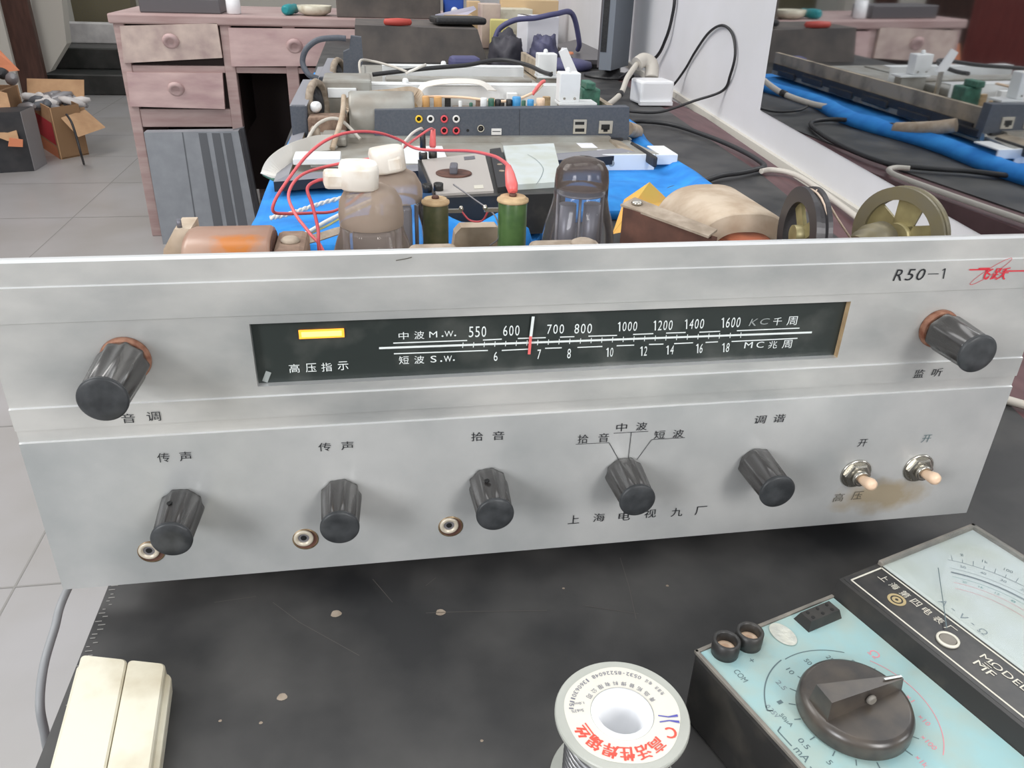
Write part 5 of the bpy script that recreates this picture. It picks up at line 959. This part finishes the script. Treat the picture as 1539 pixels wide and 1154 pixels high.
# ---------------------------------------------------------------- far left: boxes
def P0(px, py): return gz(px, py, 0)
cb = thing('open_carton', 'open brown carton with a red patch, full of grey scrap, left of the desk', 'carton', tuple(P0(95, 215)))
N = P0(92, 240); Lc = P0(58, 218); Rc = P0(134, 232); Bk = Lc + Rc - N; hN = .26
def up(p, h): return Vector((p.x, p.y, h))
hz_ = [gy(84, 178, N.y).z, gy(40, 165, Lc.y).z, .27, gy(126, 172, Rc.y).z]
base = [N, Rc, Bk, Lc]; tops = [.27, .27, .27, .27]
g = MB()
for i in range(4):
    p, q = base[i], base[(i + 1) % 4]; n = (q - p).normalized().cross(Z); g.add([p, q, up(q, .27), up(p, .27), p - n * .006, q - n * .006, up(q, .27) - n * .006, up(p, .27) - n * .006], [(0, 1, 2, 3), (7, 6, 5, 4), (3, 2, 6, 7), (0, 4, 5, 1), (0, 3, 7, 4), (1, 5, 6, 2)], 'carton' if i in (3, 2) else 'carton_shaded')  # right-hand walls take the darker board, shade painted as colour
g.prism([p + Z * .002 for p in base], (0, 0, .006), 'carton_shaded')
v = (N - Lc); nn = v.normalized().cross(Z) * .001
g.add([Lc + v * .25 + Z * .08 + nn, Lc + v * .95 + Z * .07 + nn, Lc + v * .95 + Z * .19 + nn, Lc + v * .25 + Z * .20 + nn], [(0, 1, 2, 3)], 'carton_red'); g.add([Lc + v * .25 + Z * .0 + nn, Lc + v * .95 + Z * .0 + nn, Lc + v * .95 + Z * .06 + nn, Lc + v * .25 + Z * .07 + nn], [(0, 1, 2, 3)], 'carton_orange'); g.build('body', cb)
def flap(a, b_, out, th=.005, m_='carton'):
    g = MB(); g.prism([a, b_, b_ + out, a + out], (0, 0, th), m_); g.build('flap', cb)
g = MB(); f0 = gy(42, 165, 4.75); f1 = gy(127, 170, 4.75); f2 = gy(126, 120, 4.85); f3 = gy(40, 118, 4.85); g.prism([f0, f1, f2, f3], (0, .006, 0), 'carton'); g.build('flap', cb)
g = MB(); q = [gy(92, 178, N.y), gy(118, 206, N.y - .02), gy(158, 192, Rc.y - .02), gy(128, 166, Rc.y + .05)]; g.prism(q, (0, .004, .004), 'carton'); g.build('flap', cb)
g = MB(); rnd = random.Random(5); cc = (N + Rc + Bk + Lc) / 4
for k in range(26):
    c = Vector((cc.x + rnd.uniform(-.11, .11), cc.y + rnd.uniform(-.1, .1), .24 + rnd.uniform(0, .05))); d_ = Vector((rnd.uniform(-1, 1), rnd.uniform(-1, 1), rnd.uniform(-.3, .3))); g.lathe([(.008, -.07), (.020, -.04), (.024, .03), (.010, .07)], c, d_, ('steel_grey', 'marble', 'case_dark', 'steel_grey')[k % 4], 12)
so = g.build('scrap', cb, 'grey and white scrap filling the carton'); so['kind'] = 'stuff'
bb_ = thing('black_speaker_box', 'black box with a grey side, on the floor in front of the open carton', 'box', tuple(P0(30, 250)))
g = MB(); a = gz(-30, 262, 0); b_ = P0(52, 257); c = P0(70, 246); ht = gy(15, 168, b_.y).z; dd = c - b_; d2_ = Vector((a.x - b_.x, a.y - b_.y, 0))
g.ring_sweep([[a, b_, c, a + dd], [up(p, ht) for p in (a, b_, c, a + dd)]], 'black_box', False); g.build('body', bb_); g = MB(); nn = dd.normalized().cross(Z) * .003; g.add([b_ + nn, c + nn, up(c, ht) + nn, up(b_, ht) + nn, b_ - nn, c - nn, up(c, ht) - nn, up(b_, ht) - nn], [(0, 1, 2, 3), (4, 7, 6, 5), (0, 3, 7, 4), (1, 5, 6, 2), (3, 2, 6, 7), (0, 4, 5, 1)], 'steel_grey'); g.build('side_panel', bb_, 'grey side panel')
bc = thing('tall_carton', 'tall brown carton with a raised flap at the left edge, beside the black box', 'carton', (gz(-40, 262, 0).x, 4.25, 0))
yk = 4.46; g = MB(); X1 = gy(10, 200, yk).x; g.bb((X1 - .5, yk, 0), (X1, yk + .02, gy(5, 140, yk).z), 'carton'); g.bb((X1 - .5, yk + .28, 0), (X1, yk + .3, gy(5, 140, yk).z), 'carton'); g.bb((X1 - .02, yk + .02, 0), (X1, yk + .28, gy(5, 140, yk).z), 'carton_shaded'); g.bb((X1 - .5, yk + .02, 0), (X1 - .48, yk + .28, gy(5, 140, yk).z), 'carton'); g.build('body', bc)  # right wall in the darker board, its shade painted in
g = MB(); g.prism([gy(-30, 60, yk + .3), gy(0, 76, yk + .3), gy(29, 106, yk + .25), gy(-30, 112, yk + .25)], (0, .006, 0), 'carton_orange'); g.build('flap', bc); g = MB(); g.prism([gy(-20, 132, yk - .004), gy(10, 140, yk - .004), gy(28, 210, 4.12), gy(12, 212, 4.12), gy(-20, 200, 4.15)], (0, .005, 0), 'carton'); g.build('flap', bc); g = MB(); g.prism([gy(14, 207, 4.115), gy(34, 210, 4.115), gy(34, 221, 4.115), gy(12, 220, 4.115)], (0, .006, 0), 'carton_orange'); g.build('flap_tab', bc)
g = MB(); 
for k in range(10): g.lathe([(.01, -.06), (.03, -.02), (.03, .03), (.01, .06)], (X1 + .06 - rnd.random() * .3, yk + .08 + rnd.random() * .14, gy(5, 134, yk).z + .01 + rnd.random() * .06), (rnd.uniform(-1, 1), rnd.uniform(-1, 1), .2), ('black_box', 'case_dark', 'steel_grey')[k % 3], 10)
so = g.build('scrap', bc, 'dark scrap in the carton mouth'); so['kind'] = 'stuff'
cable('thin_black_lead', [gy(100, 172, 4.30), gy(108, 185, 4.25), gy(116, 210, 4.22), gy(122, 232, 4.20), (gz(126, 246, .006))], .006, 'black_cable', 'thin dark lead hanging from the open carton to the floor')
# steps, pillar and door at the back
st = MB(); a = gz(72, 142, 0); yS = gz(120, 143, 0).y; 
h1 = gy(120, 112, yS).z; st.bb((-2.9, yS, 0), (-1.15, yS + .5, h1), 'dark_stone', .01); y2 = yS + .32; h2 = gy(120, 72, y2).z; st.bb((-2.45, y2, h1), (-1.15, y2 + .6, h2), 'dark_stone', .01); struct(st, 'floor_step')
y3 = y2 + .35; g = MB(); g.bb((gy(97, 50, y3).x, y3, h2), (gy(200, 50, y3).x, y3 + .12, gy(120, 34, y3).z), 'marble', .01); struct(g, 'wall_low')
g = MB(); g.bb((gy(112, 30, y3 + .3).x, y3 + .3, h2), (gy(200, 30, y3 + .3).x, y3 + .5, 1.1), 'olive_dark'); small('khaki_cabinet', g, 'khaki cabinet standing above the dark steps behind the desk', 'cabinet')
yP = yS - .15; g = MB(); g.prism([gy(60, 112, yP), gy(75, 108, yP), gy(100, 66, yP), gy(86, -60, yP), gy(40, -60, yP)], (0, .12, 0), 'wall_cream'); struct(g, 'wall_pier')
yD = yP - .2; g = MB(); x0 = gy(-20, 50, yD).x; x1 = gy(52, 50, yD).x; g.bb((x0 - .6, yD, 0), (x1, yD + .06, 2.1), 'door_brown', .004); g.bb((gy(-40, 50, yD - .03).x, yD - .04, 0), (gy(10, 50, yD - .03).x, yD, 2.1), 'wall_cream', .004); struct(g, 'door_1')
